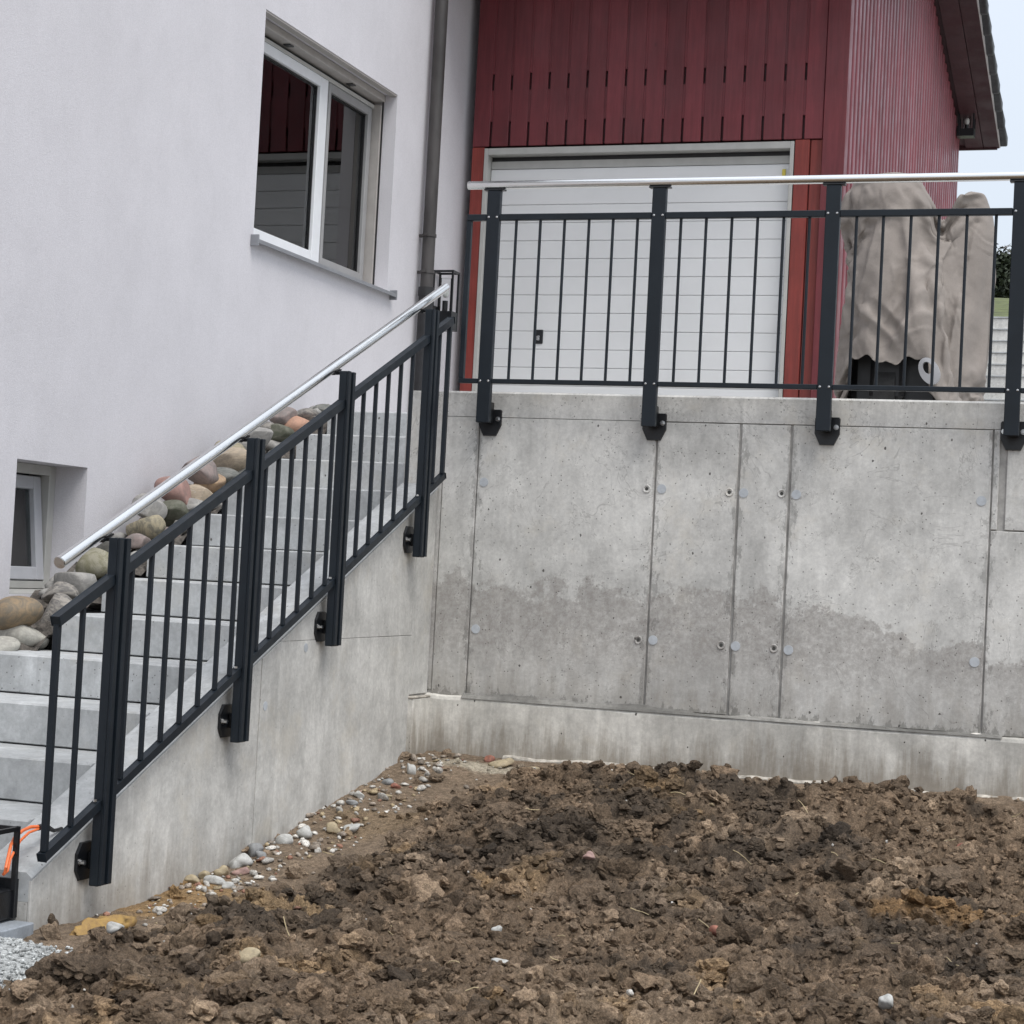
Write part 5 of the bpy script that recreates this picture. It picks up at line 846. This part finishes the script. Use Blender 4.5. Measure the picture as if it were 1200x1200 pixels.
  [-14,13,24,7,13,27,20,-1,23,18,-4,25,-13,-17,22,-10,-1,29,5,-24,19,-5,0,30,-5,-10,29,2,12,29,-2,2,31,-3,5,30,1,4,28,5,3,13,-10,5,20,2,3,6,6,-11,23,1,-1,27,9,-9,31,0,4,30,-3,8,29,-1,5,30,-1,4,31,0,4,31,-7,4,30,-10,2,30,3,8,29,-10,1,29,-8,-22,20,-9,-17,24,-1,-24,19,-3,-22,20,-5,21,20,4,26,17,22,14,16,-11,11,26,-9,4,29,-8,6,30,10,-7,29,25,-7,16,9,-3,29,6,0,30,5,0,30,5,0,30,8,-3,30,7,3,30,6,9,29,-15,17,20,16,-14,22,-19,10,22,-25,-14,9,-26,0,15],
  [6,3,30,-23,0,21,-11,9,27,19,-13,20,-13,-5,27,-8,6,29,-9,3,29,2,7,30,-6,-8,29,-1,7,30,-2,2,30,-3,6,30,3,0,27,2,8,14,3,8,3,0,4,9,-1,5,18,-7,16,16,-5,11,27,9,-8,29,-4,11,29,-1,4,31,-1,4,30,-3,5,30,-2,5,30,-7,3,30,-15,-9,25,-5,7,29,3,-28,14,-1,-24,18,-1,-25,17,-12,14,24,12,25,14,25,15,10,-7,21,21,-10,-7,29,-15,14,23,-4,3,30,22,-8,20,1,-2,31,6,-1,30,6,-1,30,4,1,31,1,8,30,6,-1,30,7,1,30,8,5,29,7,3,30,-10,17,24,12,3,28,-28,-5,14,-23,-18,9],
  [-27,-7,13,-24,-14,13,-20,3,23,17,-6,25,-2,9,30,7,15,26,-8,6,29,-10,-6,29,-6,-1,31,-7,-3,30,-3,3,31,-3,5,30,5,1,24,-7,7,30,3,8,6,2,3,14,-4,10,13,-3,10,22,-4,10,27,-3,8,30,8,-7,29,-1,5,30,-2,4,31,-4,4,31,-6,4,30,4,7,29,-5,6,30,0,-27,15,-13,-6,27,-3,-24,19,-14,5,24,14,24,13,17,23,12,21,20,10,-11,4,28,-5,26,16,13,-9,26,26,-11,11,4,-6,29,17,-13,23,1,4,31,4,2,31,2,6,30,2,8,30,-2,13,28,5,9,29,9,-10,28,10,-9,28,-12,17,22,10,4,29,-6,14,26,-27,-13,10],
  [-24,-17,9,-11,6,28,-25,-7,18,-16,11,24,13,7,26,-12,-4,28,-10,0,30,-9,-8,28,-6,1,30,-6,0,30,-2,2,31,-1,7,30,0,5,26,-1,9,21,0,9,14,-6,12,12,-7,17,9,-4,10,22,-2,5,30,-3,8,30,1,2,31,-3,6,30,-2,4,31,-4,5,30,-6,4,30,-14,-2,27,-7,6,30,-11,-20,21,0,-24,19,-14,-2,25,13,24,13,19,22,10,24,17,9,6,27,14,5,30,8,11,-8,28,26,-11,13,9,-6,29,20,-9,22,0,2,31,-13,12,25,-4,11,28,-4,14,27,1,7,30,-3,14,27,3,-12,29,9,-14,26,9,-25,16,12,-19,21,-21,19,12,13,8,27,-22,9,19],
  [-27,1,15,-26,1,17,-24,-9,16,-24,-2,19,12,-7,28,-10,-3,29,-6,11,27,-5,11,29,-6,8,30,-5,9,29,-4,8,29,-3,8,29,-4,10,30,4,7,13,-8,8,30,-12,16,14,-8,17,9,-3,8,25,-5,12,26,-6,15,25,-5,11,28,7,-3,30,-3,4,30,-7,4,31,-4,4,30,-11,3,29,-2,-27,14,-10,12,26,-14,-5,26,5,25,17,20,22,12,21,21,10,15,24,11,-2,24,19,-7,12,27,24,-11,15,19,-11,22,22,-11,19,9,-5,29,8,-8,28,4,-1,31,2,0,31,-5,19,24,-7,19,23,0,10,29,-1,15,27,-7,13,27,2,13,28,10,-22,20,6,4,30,-21,17,16,8,13,27],
  [-5,18,24,-28,-7,12,-22,5,22,-21,11,21,-3,24,19,-11,7,28,-6,13,28,-7,11,28,-6,12,28,-5,12,28,-5,13,28,-6,14,27,-3,9,29,-9,7,39,-12,6,41,0,6,26,9,-19,50,15,-29,47,17,-26,21,3,-10,30,2,-6,30,-5,4,30,-5,4,31,-7,4,30,-12,3,28,2,8,29,-18,0,25,0,-21,23,-3,22,21,21,21,11,18,22,11,14,24,12,3,26,17,-7,21,21,21,-11,20,9,-10,28,-1,-6,30,-20,11,20,-22,11,17,1,7,30,1,7,30,-2,9,30,-2,13,28,-4,16,26,-3,15,27,-4,16,26,5,4,31,-1,4,30,14,-6,26,5,-25,17,-8,20,22,-16,18,20],
  [-13,18,22,-11,18,23,-17,14,22,-21,-3,22,-18,10,22,-7,16,26,-3,17,26,-4,17,25,-5,17,25,-6,19,24,-7,21,23,-5,16,26,0,9,29,5,13,14,13,4,-2,17,-30,26,17,-44,46,17,-34,31,1,-8,31,4,-10,29,-5,6,29,-3,3,30,-9,5,29,-11,5,29,-10,4,28,-18,-13,22,8,17,24,-9,16,25,20,21,10,17,23,11,13,25,14,7,26,15,-3,24,19,-11,12,26,7,-10,28,-3,-5,30,-10,-1,29,-8,4,30,6,2,30,-9,5,29,6,-16,25,-3,7,30,3,-9,29,1,11,30,-1,14,28,-7,18,24,-10,20,21,1,3,31,14,-4,28,13,-12,25,9,-19,24,-8,20,23],
  [-2,19,24,5,21,22,-11,18,22,-15,16,22,-20,-5,23,-2,21,22,-8,13,27,-7,13,28,-5,22,21,-5,23,21,-6,22,20,-8,26,16,-11,22,23,-4,15,28,5,18,17,-7,24,14,0,5,35,0,4,34,20,-23,13,18,-21,14,8,-15,26,-10,3,29,-12,4,29,-13,6,29,-10,7,28,0,20,23,-17,-8,23,20,22,9,15,25,12,8,26,15,7,26,15,-1,25,18,-11,18,21,2,-11,28,-25,11,15,-22,9,20,-23,15,15,15,-11,24,-13,10,25,-14,9,25,1,0,31,-3,8,29,3,-6,31,3,5,30,-2,13,28,1,9,30,-2,12,28,15,-2,27,8,5,29,14,-7,27,16,-3,26,3,18,25],
  [6,17,25,-6,18,24,-1,22,21,-9,22,20,-13,18,21,15,21,16,-12,8,33,-3,27,15,-5,24,19,-6,26,15,-8,28,11,-9,26,13,-11,25,14,-13,15,32,-17,13,25,-5,25,16,-14,43,-34,-16,30,-31,-23,18,8,-21,11,19,-25,14,9,-29,6,9,-25,4,19,-21,5,24,-28,0,13,-30,-7,4,-15,27,6,-17,20,17,-11,22,18,-11,22,17,-21,14,16,-19,6,21,-19,7,20,-26,10,10,-6,-7,29,-23,11,17,3,-4,30,-25,7,18,13,-12,23,-7,7,29,3,0,31,3,-20,24,3,-5,30,5,-2,30,4,6,30,2,9,29,3,8,30,0,9,29,6,7,30,16,11,24,14,-3,27,22,-3,21],
  [41,15,14,26,32,23,17,35,28,14,34,28,9,36,26,-8,24,37,19,36,15,14,32,19,13,35,9,9,34,9,7,32,9,0,32,-4,-4,28,1,-12,9,8,-15,8,33,-21,14,-18,-25,31,-74,-28,27,-65,-27,21,-31,-31,8,-23,-35,3,-19,-40,-2,-1,-42,-8,1,-46,-14,5,-39,-13,17,-37,-10,25,-37,-16,24,-45,-6,20,-44,-7,22,-43,-9,24,-41,-10,22,-44,-19,10,-28,-44,6,-19,-44,16,-41,-28,11,-4,-45,10,-29,-26,13,-16,-19,27,-7,-18,27,-7,-11,28,-23,-1,15,-3,4,25,-2,-1,25,5,-15,18,10,2,22,11,10,21,15,12,20,13,21,19,-1,28,19,34,-7,13,37,-18,2,34,-27,10],
  [32,-24,4,41,4,7,35,19,10,26,29,13,20,32,14,23,32,6,23,31,-4,17,31,-2,12,32,4,9,31,1,4,30,-2,1,26,10,-4,26,-2,-10,10,0,-14,-4,19,-20,-7,13,-22,25,-36,-25,42,-59,-29,24,-30,-30,12,-23,-33,5,-12,-35,-2,-2,-35,-7,-11,-30,-16,-21,-25,-27,-19,-12,-34,-20,-4,-38,-19,-4,-41,-16,-10,-43,-11,-10,-45,-9,-7,-47,-6,0,-48,-1,1,-48,2,-2,-47,0,-6,-41,12,-7,-37,13,6,-31,12,-1,-26,14,-14,-13,22,2,-29,3,-11,-1,24,2,-15,18,0,11,18,5,-6,20,10,-3,18,14,2,18,19,1,16,9,19,17,11,23,16,5,29,16,34,2,12,34,-17,6],
  [37,-17,2,30,-29,-4,33,-23,-8,38,-11,-10,38,7,-12,31,20,-14,23,30,-7,17,32,-3,13,31,-4,8,30,-6,4,28,-11,-1,25,-13,-8,13,-18,-10,12,-3,-17,-17,19,-19,-15,29,-23,7,4,-25,33,-37,-29,32,-44,-32,22,-28,-33,4,-10,-33,2,-22,-36,-5,-15,-31,-14,-21,-27,-23,-19,-21,-31,-17,-21,-34,-15,-16,-39,-14,-12,-42,-13,-11,-45,-11,-8,-47,-7,-11,-47,-3,-13,-45,2,-8,-44,6,9,-42,2,-14,-23,23,-17,-14,26,-3,-22,22,-26,-9,17,-13,-8,26,4,-4,24,-3,1,23,7,-13,16,6,-4,20,11,-12,14,14,0,17,16,6,18,18,14,16,18,18,16,3,28,17,21,26,16,37,8,9],
  [34,20,9,38,16,5,35,23,3,28,30,-2,25,31,-5,25,29,-8,23,28,-10,18,29,-9,14,29,-10,10,29,-10,5,29,-3,0,25,-14,-6,22,-11,-11,20,7,-13,12,17,-19,-6,38,-20,-3,43,-23,8,3,-27,37,-49,-32,36,-68,-35,22,-40,-33,8,-43,-34,3,-36,-32,-11,-30,-33,-12,-27,-21,-30,-21,-21,-33,-19,-26,-33,-19,-27,-34,-20,-27,-36,-19,-28,-37,-17,-27,-37,-10,-26,-35,1,-11,-39,8,-22,-26,16,0,-32,6,-13,-26,19,-13,-15,24,-9,-17,24,-14,-4,22,-1,-24,12,-11,10,17,-3,2,22,7,8,18,11,0,19,15,0,18,21,-2,12,23,-2,13,18,19,15,18,24,14,2,32,15,20,30,13],
  [14,37,10,22,35,6,24,33,1,30,28,-3,28,27,-7,27,25,-12,22,27,-12,20,27,-14,15,24,-19,8,21,-22,1,14,-25,-6,10,-24,-9,14,-18,-13,11,-9,-19,3,11,-17,3,35,-19,-12,56,-24,4,20,-29,29,-33,-32,37,-62,-33,40,-82,-33,27,-76,-34,16,-72,-33,1,-57,-32,-6,-53,-36,-8,-38,-18,-30,-28,-15,-33,-27,-18,-33,-27,-21,-33,-26,-22,-33,-20,-20,-35,-9,-16,-35,3,-28,-25,13,-11,-29,14,-13,-22,19,-7,-17,23,-7,-26,15,7,-24,16,-2,-7,24,-1,-7,24,2,-5,22,9,-11,17,9,-10,17,11,-3,17,16,-3,16,19,0,15,23,4,13,25,8,15,21,23,13,17,29,13,7,36,13],
  [18,35,9,21,34,6,30,30,0,28,30,-3,30,25,-10,30,18,-17,25,18,-21,19,22,-19,14,27,-15,7,27,-16,6,17,-24,-5,19,-21,-4,29,2,-12,22,6,-11,18,13,-14,9,30,-18,2,39,-25,-12,49,-27,4,13,-32,15,-19,-31,26,-68,-35,33,-80,-31,23,-90,-33,16,-84,-29,3,-74,-39,10,-75,-36,-1,-55,-23,-19,-40,-16,-26,-31,-11,-28,-19,-11,-28,-12,-13,-28,-3,-14,-28,5,-9,-26,13,-9,-32,11,-26,-16,30,-9,-30,17,-7,-18,23,-21,-9,24,-3,-27,14,-17,5,19,2,-26,6,-4,6,22,-3,6,20,11,-16,12,16,-7,12,18,-2,16,24,-7,10,27,-6,9,32,-8,6,28,21,11,20,30,11],
  [35,18,2,36,22,-1,35,19,-5,36,13,-12,34,7,-21,26,25,-13,23,24,-17,18,16,-27,8,7,-33,7,6,-31,5,16,-25,5,24,-15,-8,17,-18,-2,19,-15,-3,13,-17,-13,14,6,-16,-10,12,-21,-12,36,-23,-12,33,-21,-6,6,-29,-7,-11,-34,9,-31,-29,8,-53,-34,17,-67,-36,19,-76,-36,11,-67,-36,10,-67,-37,8,-58,-33,-1,-43,-30,-9,-30,-22,-18,-9,-18,-23,3,-19,-29,12,-13,-33,14,-11,-26,22,-15,-24,27,-8,-30,16,-13,-15,30,-3,-8,26,-2,-7,26,4,-8,21,1,0,22,3,-20,9,7,-7,19,15,-1,14,15,-6,15,21,-8,8,24,-13,6,26,-7,8,30,10,18,32,3,9,38,1,-3],
  [42,0,2,39,-1,-11,40,9,-13,34,10,-18,32,16,-17,27,7,-29,22,11,-28,21,2,-29,20,11,-29,9,19,-22,-3,25,-17,5,26,-11,10,2,-30,-2,20,-15,-2,10,-20,-11,13,-8,-19,-4,7,-24,-4,34,-21,-16,33,-26,-29,43,-33,-17,62,-22,-22,12,-31,-19,13,-34,-13,6,-28,-11,-11,-28,-11,-17,-40,1,-23,-40,2,-19,-39,-3,-7,-39,-10,10,-41,-16,25,-38,-22,38,-29,-22,41,-27,-23,42,-26,-21,43,-13,-26,29,-14,-22,28,-20,-7,27,-8,-31,16,-19,4,22,0,-26,14,-8,-1,22,1,-1,21,11,-6,17,11,-4,18,16,-7,12,20,-9,10,21,-6,12,26,6,7,28,-17,-4,36,-5,13,38,7,15],
  [41,-8,-7,40,2,-6,33,-18,-19,39,-5,-12,32,-14,-23,32,-11,-27,22,6,-31,15,12,-26,16,9,-26,17,25,-18,14,0,-28,-1,9,-26,4,14,-21,-6,13,-19,-9,13,-15,-11,8,-14,-13,6,-7,-16,-5,-4,-21,-12,22,-25,-31,38,-30,-28,46,-33,-46,65,-27,-38,43,-35,-40,57,-33,-36,46,-44,-34,66,-41,-28,60,-40,-31,51,-48,-28,72,-45,-28,75,-39,-28,67,-34,-24,61,-31,-21,52,-15,-34,33,-15,-32,31,-16,-16,32,-16,-18,28,-12,-8,31,-4,-10,21,-8,-7,26,-17,3,25,-2,-18,13,-7,6,20,5,-16,16,13,-6,15,15,-17,11,11,5,23,23,2,15,29,4,9,26,11,18,35,-10,-3,34,-18,-7],
  [31,9,6,42,-11,-11,44,7,-6,27,18,-8,34,6,-26,27,18,-13,38,-8,-14,17,30,-12,24,10,-25,5,13,-28,6,23,-12,19,-5,-32,4,12,-18,-8,1,-23,-14,20,-2,-7,4,-22,-16,2,-9,-12,-3,-11,-22,-19,4,-28,-25,18,-21,-32,11,-22,-27,21,-24,-50,39,-26,-48,43,-25,-52,36,-32,-45,50,-25,-48,31,-44,-42,76,-35,-56,45,-30,-51,35,-37,-45,45,-22,-53,19,-27,-33,43,-39,-21,46,-40,-9,39,-9,-41,21,-23,-18,27,-20,-21,23,-14,-17,22,-7,-23,11,-8,4,26,-12,3,20,-2,-2,18,-13,11,18,-7,-4,22,15,-3,19,16,3,14,26,4,14,23,-17,17,28,1,12,39,-6,-12,35,5,7],
  [26,22,5,29,34,11,40,13,-18,33,18,-16,19,27,-2,25,28,-8,28,15,-32,24,3,-25,14,30,-19,19,2,-24,4,29,-15,-7,22,-13,-7,20,-18,0,20,-15,-21,15,-11,-18,13,-2,-18,10,-7,-29,-10,-14,-25,-8,-2,-29,-8,-1,-29,-20,0,-35,-14,23,-31,-23,19,-32,-19,24,-36,-13,67,-25,-24,27,-29,-51,37,-30,-34,27,-28,-43,23,-27,-43,19,-36,-33,38,-36,-35,37,-28,-46,10,-35,-21,35,-29,-26,22,-26,-19,19,-15,-34,13,-9,-27,10,-17,-26,14,-19,-26,6,2,-23,9,-4,-22,19,-1,-22,12,13,-2,14,-1,8,21,6,8,17,11,5,19,16,11,19,23,10,13,22,19,14,16,20,27,45,9,-4],
  [45,6,-3,19,27,8,32,33,10,40,27,-1,22,35,3,25,22,-14,16,36,0,9,35,-3,-3,36,14,10,31,-14,10,19,-21,5,30,-8,0,29,-16,-1,21,-19,-1,15,-20,-7,11,-20,-12,23,-19,-15,21,-19,-25,13,-12,-23,27,-4,-23,19,7,-33,16,6,-45,4,20,-33,-6,8,-37,-4,16,-35,-16,16,-42,-17,28,-21,-24,3,-36,-15,22,-38,-43,27,-27,-45,0,-24,-41,8,-28,-51,7,-10,-42,1,-17,-42,22,-34,-35,22,-27,-11,26,-12,-18,21,-14,8,26,-2,-1,28,1,0,23,6,19,21,9,11,24,17,4,16,11,15,16,2,14,20,13,12,16,2,22,26,25,24,17,28,14,14,30,22,15,26,30,9],
]
COVER_TOP = [-30, 79, 1333]
VC = np.cumsum(np.array(COVER_RINGS).reshape(58, 52, 3), 0).reshape(-1, 3)
VC = np.concatenate([VC, [COVER_TOP]])/1000.
def fine(G3, n, wrap):                                         # cubic resampling of the ring grid along axis 0
    m = G3.shape[0]; t = np.arange(m*n)/n if wrap else np.linspace(0, m-1, (m-1)*n+1); i0 = np.floor(t).astype(int); f = (t-i0)[:, None, None]
    g_ = (lambda i: G3[i % m]) if wrap else (lambda i: G3[np.clip(i, 0, m-1)])
    a, b_, c_, d_ = g_(i0-1), g_(i0), g_(i0+1), g_(i0+2)
    return b_+.5*f*(c_-a+f*(2*a-5*b_+4*c_-d_+f*(3*(b_-c_)+d_-a)))
GR = VC[:-1].reshape(58, 52, 3); GR = fine(GR, 3, False); GR = fine(GR.transpose(1, 0, 2), 6, True).transpose(1, 0, 2); NR, NCOL = GR.shape[:2]
du = np.roll(GR, -1, 1)-np.roll(GR, 1, 1); dv = np.gradient(GR, axis=0); NN = np.cross(du, dv); NN /= np.linalg.norm(NN, axis=2, keepdims=True)+1e-9
U = GR[..., 0]*.94-GR[..., 1]*.33; Wz = GR[..., 2]+0; Uw = U+.03*(fbm(U*6+5, Wz*6, 3, 95)-.5); Ww = Wz+.03*(fbm(U*6, Wz*6+9, 3, 96)-.5)
H = np.zeros(U.shape); rf_ = random.Random(5)
def fold(u0, z0, u1, z1, wd, am):
    global H
    L = math.hypot(u1-u0, z1-z0); tx, tz = (u1-u0)/L, (z1-z0)/L; a = (Uw-u0)*tx+(Ww-z0)*tz; d = (Uw-u0)*tz*-1+(Ww-z0)*tx; bow = .10*L*rf_.uniform(-1, 1)*np.sin(np.clip(a/L, 0, 1)*math.pi); d = d-bow
    tp = np.clip(np.sin(np.clip(a/L, 0, 1)*math.pi), 0, 1)**.6*((a > 0) & (a < L)); pr = np.where(d > 0, np.exp(-d/wd), np.exp(d/(wd*.38)))-.55*np.exp(-((d+wd*.9)/(wd*.8))**2)
    H += am*tp*pr
# local frame: origin (2.1, 2.2); humps at u = -.13 (left) and u = .30 (right)
for a_ in ((-.36, 1.28, -.22, .55, .035, .022), (-.26, 1.24, -.30, .45, .03, .018), (-.08, 1.30, -.20, .62, .04, .018), (.04, 1.30, .10, .50, .04, .022), (.10, 1.42, .17, .95, .03, .030), (.20, 1.28, .02, .62, .045, .024), (.30, 1.40, .20, .55, .05, .022), (.36, 1.38, .30, .30, .04, .022),
           (.20, .95, .02, .48, .05, .028), (-.22, .80, .12, .45, .045, .024), (-.05, .78, .20, .42, .04, .022), (-.28, .55, -.05, .70, .05, .02), (.14, 1.10, .30, .55, .035, .018), (.25, .75, .02, .40, .04, .024)): fold(*a_)
for k in range(70):
    u0 = rf_.uniform(-.40, .45); z0 = rf_.uniform(.35, 1.5); a_ = rf_.choice([rf_.gauss(-1.5, .2), rf_.gauss(-1.5, .25), rf_.gauss(-1.0, .3), rf_.gauss(-2.1, .3)]); L = rf_.uniform(.12, .55); fold(u0, z0, u0+L*math.cos(a_), z0+L*math.sin(a_), rf_.uniform(.007, .022), rf_.uniform(.003, .008)*rf_.choice([1, 1, -1]))
lid = sstep(Wz+.02*np.sin(U*14), 1.235, 1.262)*sstep(-U, -.12, -.02); H += .020*lid                    # the sewn cap hangs over the skirt
GR = GR+NN*(H+.0015*(fbm(U*70, Wz*70, 2, 97)-.5))[..., None]*np.where((NN*np.array([.3, -1, .2])).sum(2) > -9, 1, 1)[..., None]
GR[..., 0] -= (.045+.05*sstep(-GR[..., 2], -1.2, -.3))*sstep(GR[..., 0], .15, .45)
XW = GR[..., 0]+2.1; YW = GR[..., 1]+2.2; hem = .405+.02*np.sin(XW*21)+.012*np.sin(XW*57); cut = (GR[..., 2] < hem) & (XW > 1.79) & (XW < 2.29-.25*(hem-GR[..., 2])) & (YW < 2.25)
GR[..., 2] = np.where(cut, hem, GR[..., 2]); cut |= GR[..., 2] < .13
ids = np.arange(NR*NCOL).reshape(NR, NCOL); Q = np.stack([ids[:-1], np.roll(ids[:-1], -1, 1), np.roll(ids[1:], -1, 1), ids[1:]], -1).reshape(-1, 4); cf = cut.ravel(); Q = Q[~(cf[Q].all(1))]
VV_ = np.concatenate([GR.reshape(-1, 3), [np.array(COVER_TOP)/1000.]]); me = np_mesh('cover', VV_, Q)
bmx = bmesh.new(); bmx.from_mesh(me); bmx.verts.ensure_lookup_table(); tv = bmx.verts[NR*NCOL]
for k in range(NCOL): f_ = bmx.faces.new((bmx.verts[(NR-1)*NCOL+k], bmx.verts[(NR-1)*NCOL+(k+1) % NCOL], tv)); f_.smooth = True
bmesh.ops.delete(bmx, geom=[v for v in bmx.verts if not v.link_faces], context='VERTS'); bmx.to_mesh(me); bmx.free()
o = link('cover', me, M['cloth'], sc_, (2.1, 2.2, 0)); sm_ = o.modifiers.new('t', 'SOLIDIFY'); sm_.thickness = .004
q = MB(); q.box(1.78, 2.30, 1.98, 2.4, .10, .60, .04); q.box(1.90, 2.10, 1.90, 2.0, .18, .50, .03); q.box(2.2, 2.36, 2.15, 2.55, .10, .45, .04); q.build('body', M['black'], sc_)
for (x, y) in ((1.99, 2.12), (2.26, 2.55)):
    q = MB(); q.cyl((x-.06, y, .23), (x+.06, y, .23), .25, 28); wq = q.build('wheel', M['tyre'], sc_, smooth=True); q = MB(); q.cyl((x-.065, y, .23), (x+.065, y, .23), .14, 20); q.build('rim', M['black'], wq, smooth=True)
q = MB(); q.bar((2.215, 1.83, .40), (2.30, 1.88, .245), .075, .03, (.8, 0, .6), .012)
q.bm.free(); q = MB()
n = 24; ring = []
for r_, t_ in ((1, 0), (1, .03), (.45, .035), (.45, 0)):
    ring.append([q.bm.verts.new((2.255+math.cos(a)*.055*r_+math.sin(a)*.03*r_*0, 1.82-t_, .345+math.sin(a)*.082*r_+(.02 if r_ < 1 else 0))) for a in [2*math.pi*k/n for k in range(n)]])
for A, B in zip(ring, ring[1:]+ring[:1]):
    for k in range(n): q.bm.faces.new((A[k], A[(k+1) % n], B[(k+1) % n], B[k]))
bmesh.ops.rotate(q.bm, cent=(2.255, 1.82, .345), matrix=Matrix.Rotation(math.radians(-28), 3, 'Y'), verts=q.bm.verts); bmesh.ops.recalc_face_normals(q.bm, faces=q.bm.faces); q.build('exhaust_shield', M['shield'], sc_, smooth=True)

# ------------------------------------------------------------------ far background to the right of the garage
pw = thing('slab_wall', (4, 14.2, 0), 'grey wall of stacked horizontal slabs with pale edges behind the scooter', 'wall')
for k in range(17):
    z = .0+k*.145; MB().box(.5, 9, 14+.03*k, 14.8, z, z+.128, .004).build('slab', M['wall_conc'], pw); MB().box(.5, 9, 13.985+.03*k, 14.7, z+.1285, z+.1445, .002).build('slab_edge', M['step_conc'], pw)
M['grass'] = simple('winter_grass', (.085, .10, .03), .9, var=.4, sc=4, bs=.8, bsc=30)
n = 40; gxs = np.concatenate([np.linspace(-200, -10, 8), np.linspace(-8, 30, 40), np.linspace(40, 300, 8)]); gys = np.concatenate([[14.75], np.linspace(15, 60, 40), [90, 150, 300]])
XX, YY = np.meshgrid(gxs, gys); ZZ = 2.49+.196*(np.minimum(YY, 20)-14.75)+.150*(np.clip(YY, 20, 60)-20)+.15*(fbm(XX*.3, YY*.3, 3, 90)-.5); ii = np.arange(XX.size).reshape(XX.shape)
link('hill', np_mesh('hill', np.stack([XX, YY, ZZ], -1).reshape(-1, 3), np.stack([ii[:-1, :-1], ii[:-1, 1:], ii[1:, 1:], ii[1:, :-1]], -1).reshape(-1, 4)), M['grass'], kind='structure')
M['bark'] = simple('grey_bark', (.10, .085, .075), .9, var=.2); M['leaf'] = simple('dull_evergreen', (.035, .045, .028), .9, var=.4, sc=3)
def tree(x, y, z, h_, label, seed, leafy):
    rs = random.Random(seed); t = thing('tree', (x, y, z), label, 'tree', 'trees behind the slab wall'); b = MB(); b.tube([(x, y, z-.2), (x+.05, y, z+h_*.3), (x, y, z+h_*.55), (x+.08, y, z+h_*.95)], [h_*.03, h_*.022, h_*.015, .01], 7); tips = []
    for i in range(26):
        s_ = z+h_*rs.uniform(.25, .85); a = rs.uniform(0, 6.28); L = h_*rs.uniform(.18, .36); e = (x+math.cos(a)*L, y+math.sin(a)*L, s_+L*rs.uniform(.5, 1.1)); mid = (x+math.cos(a)*L*.45, y+math.sin(a)*L*.45, s_+L*.3); b.tube([(x, y, s_), mid, e], [.03, .018, .006], 4); tips.append((mid, e))
        for j in range(4):
            q_ = Vector(mid).lerp(Vector(e), rs.uniform(.1, .9)); d = Vector((rs.uniform(-1, 1), rs.uniform(-1, 1), rs.uniform(.1, 1)))*h_*.10; b.tube([q_, q_+d], [.010, .004], 3)
    b.build('trunk', M['bark'], t)
    if leafy:
        V = []; Fz = []; k = 0
        for i in range(5200):
            m_, e = rs.choice(tips); q_ = Vector(m_).lerp(Vector(e), rs.uniform(0, 1.1))+Vector((rs.gauss(0, .13), rs.gauss(0, .13), rs.gauss(0, .12))); d = Vector((rs.uniform(-1, 1), rs.uniform(-1, 1), rs.uniform(-1, 1))).normalized()*.06; e2 = d.cross(Vector((rs.uniform(-1, 1), rs.uniform(-1, 1), 1))).normalized()*.035
            V += [q_-d, q_+e2, q_+d, q_-e2]; Fz.append((k, k+1, k+2, k+3)); k += 4
        link('crown', np_mesh('crown', np.array([v[:] for v in V])-np.array([x, y, z]), np.array(Fz), smooth=False), M['leaf'], t, (x, y, z))
hz = lambda y: 3.52+.150*(y-20)-.15
tree(-.25, 33, hz(33)-.1, 1.05, 'dark bushy evergreen behind the slab wall, nearest the covered scooter', 1, True); tree(.55, 33.5, hz(33.5)-.1, 1.15, 'dark bushy evergreen at the right edge behind the slab wall', 2, True)
tree(-.15, 35, hz(35), 1.35, 'bare branched tree rising behind the evergreens', 3, False); tree(.5, 36, hz(36), 1.5, 'taller bare branched tree at the right edge', 4, False)
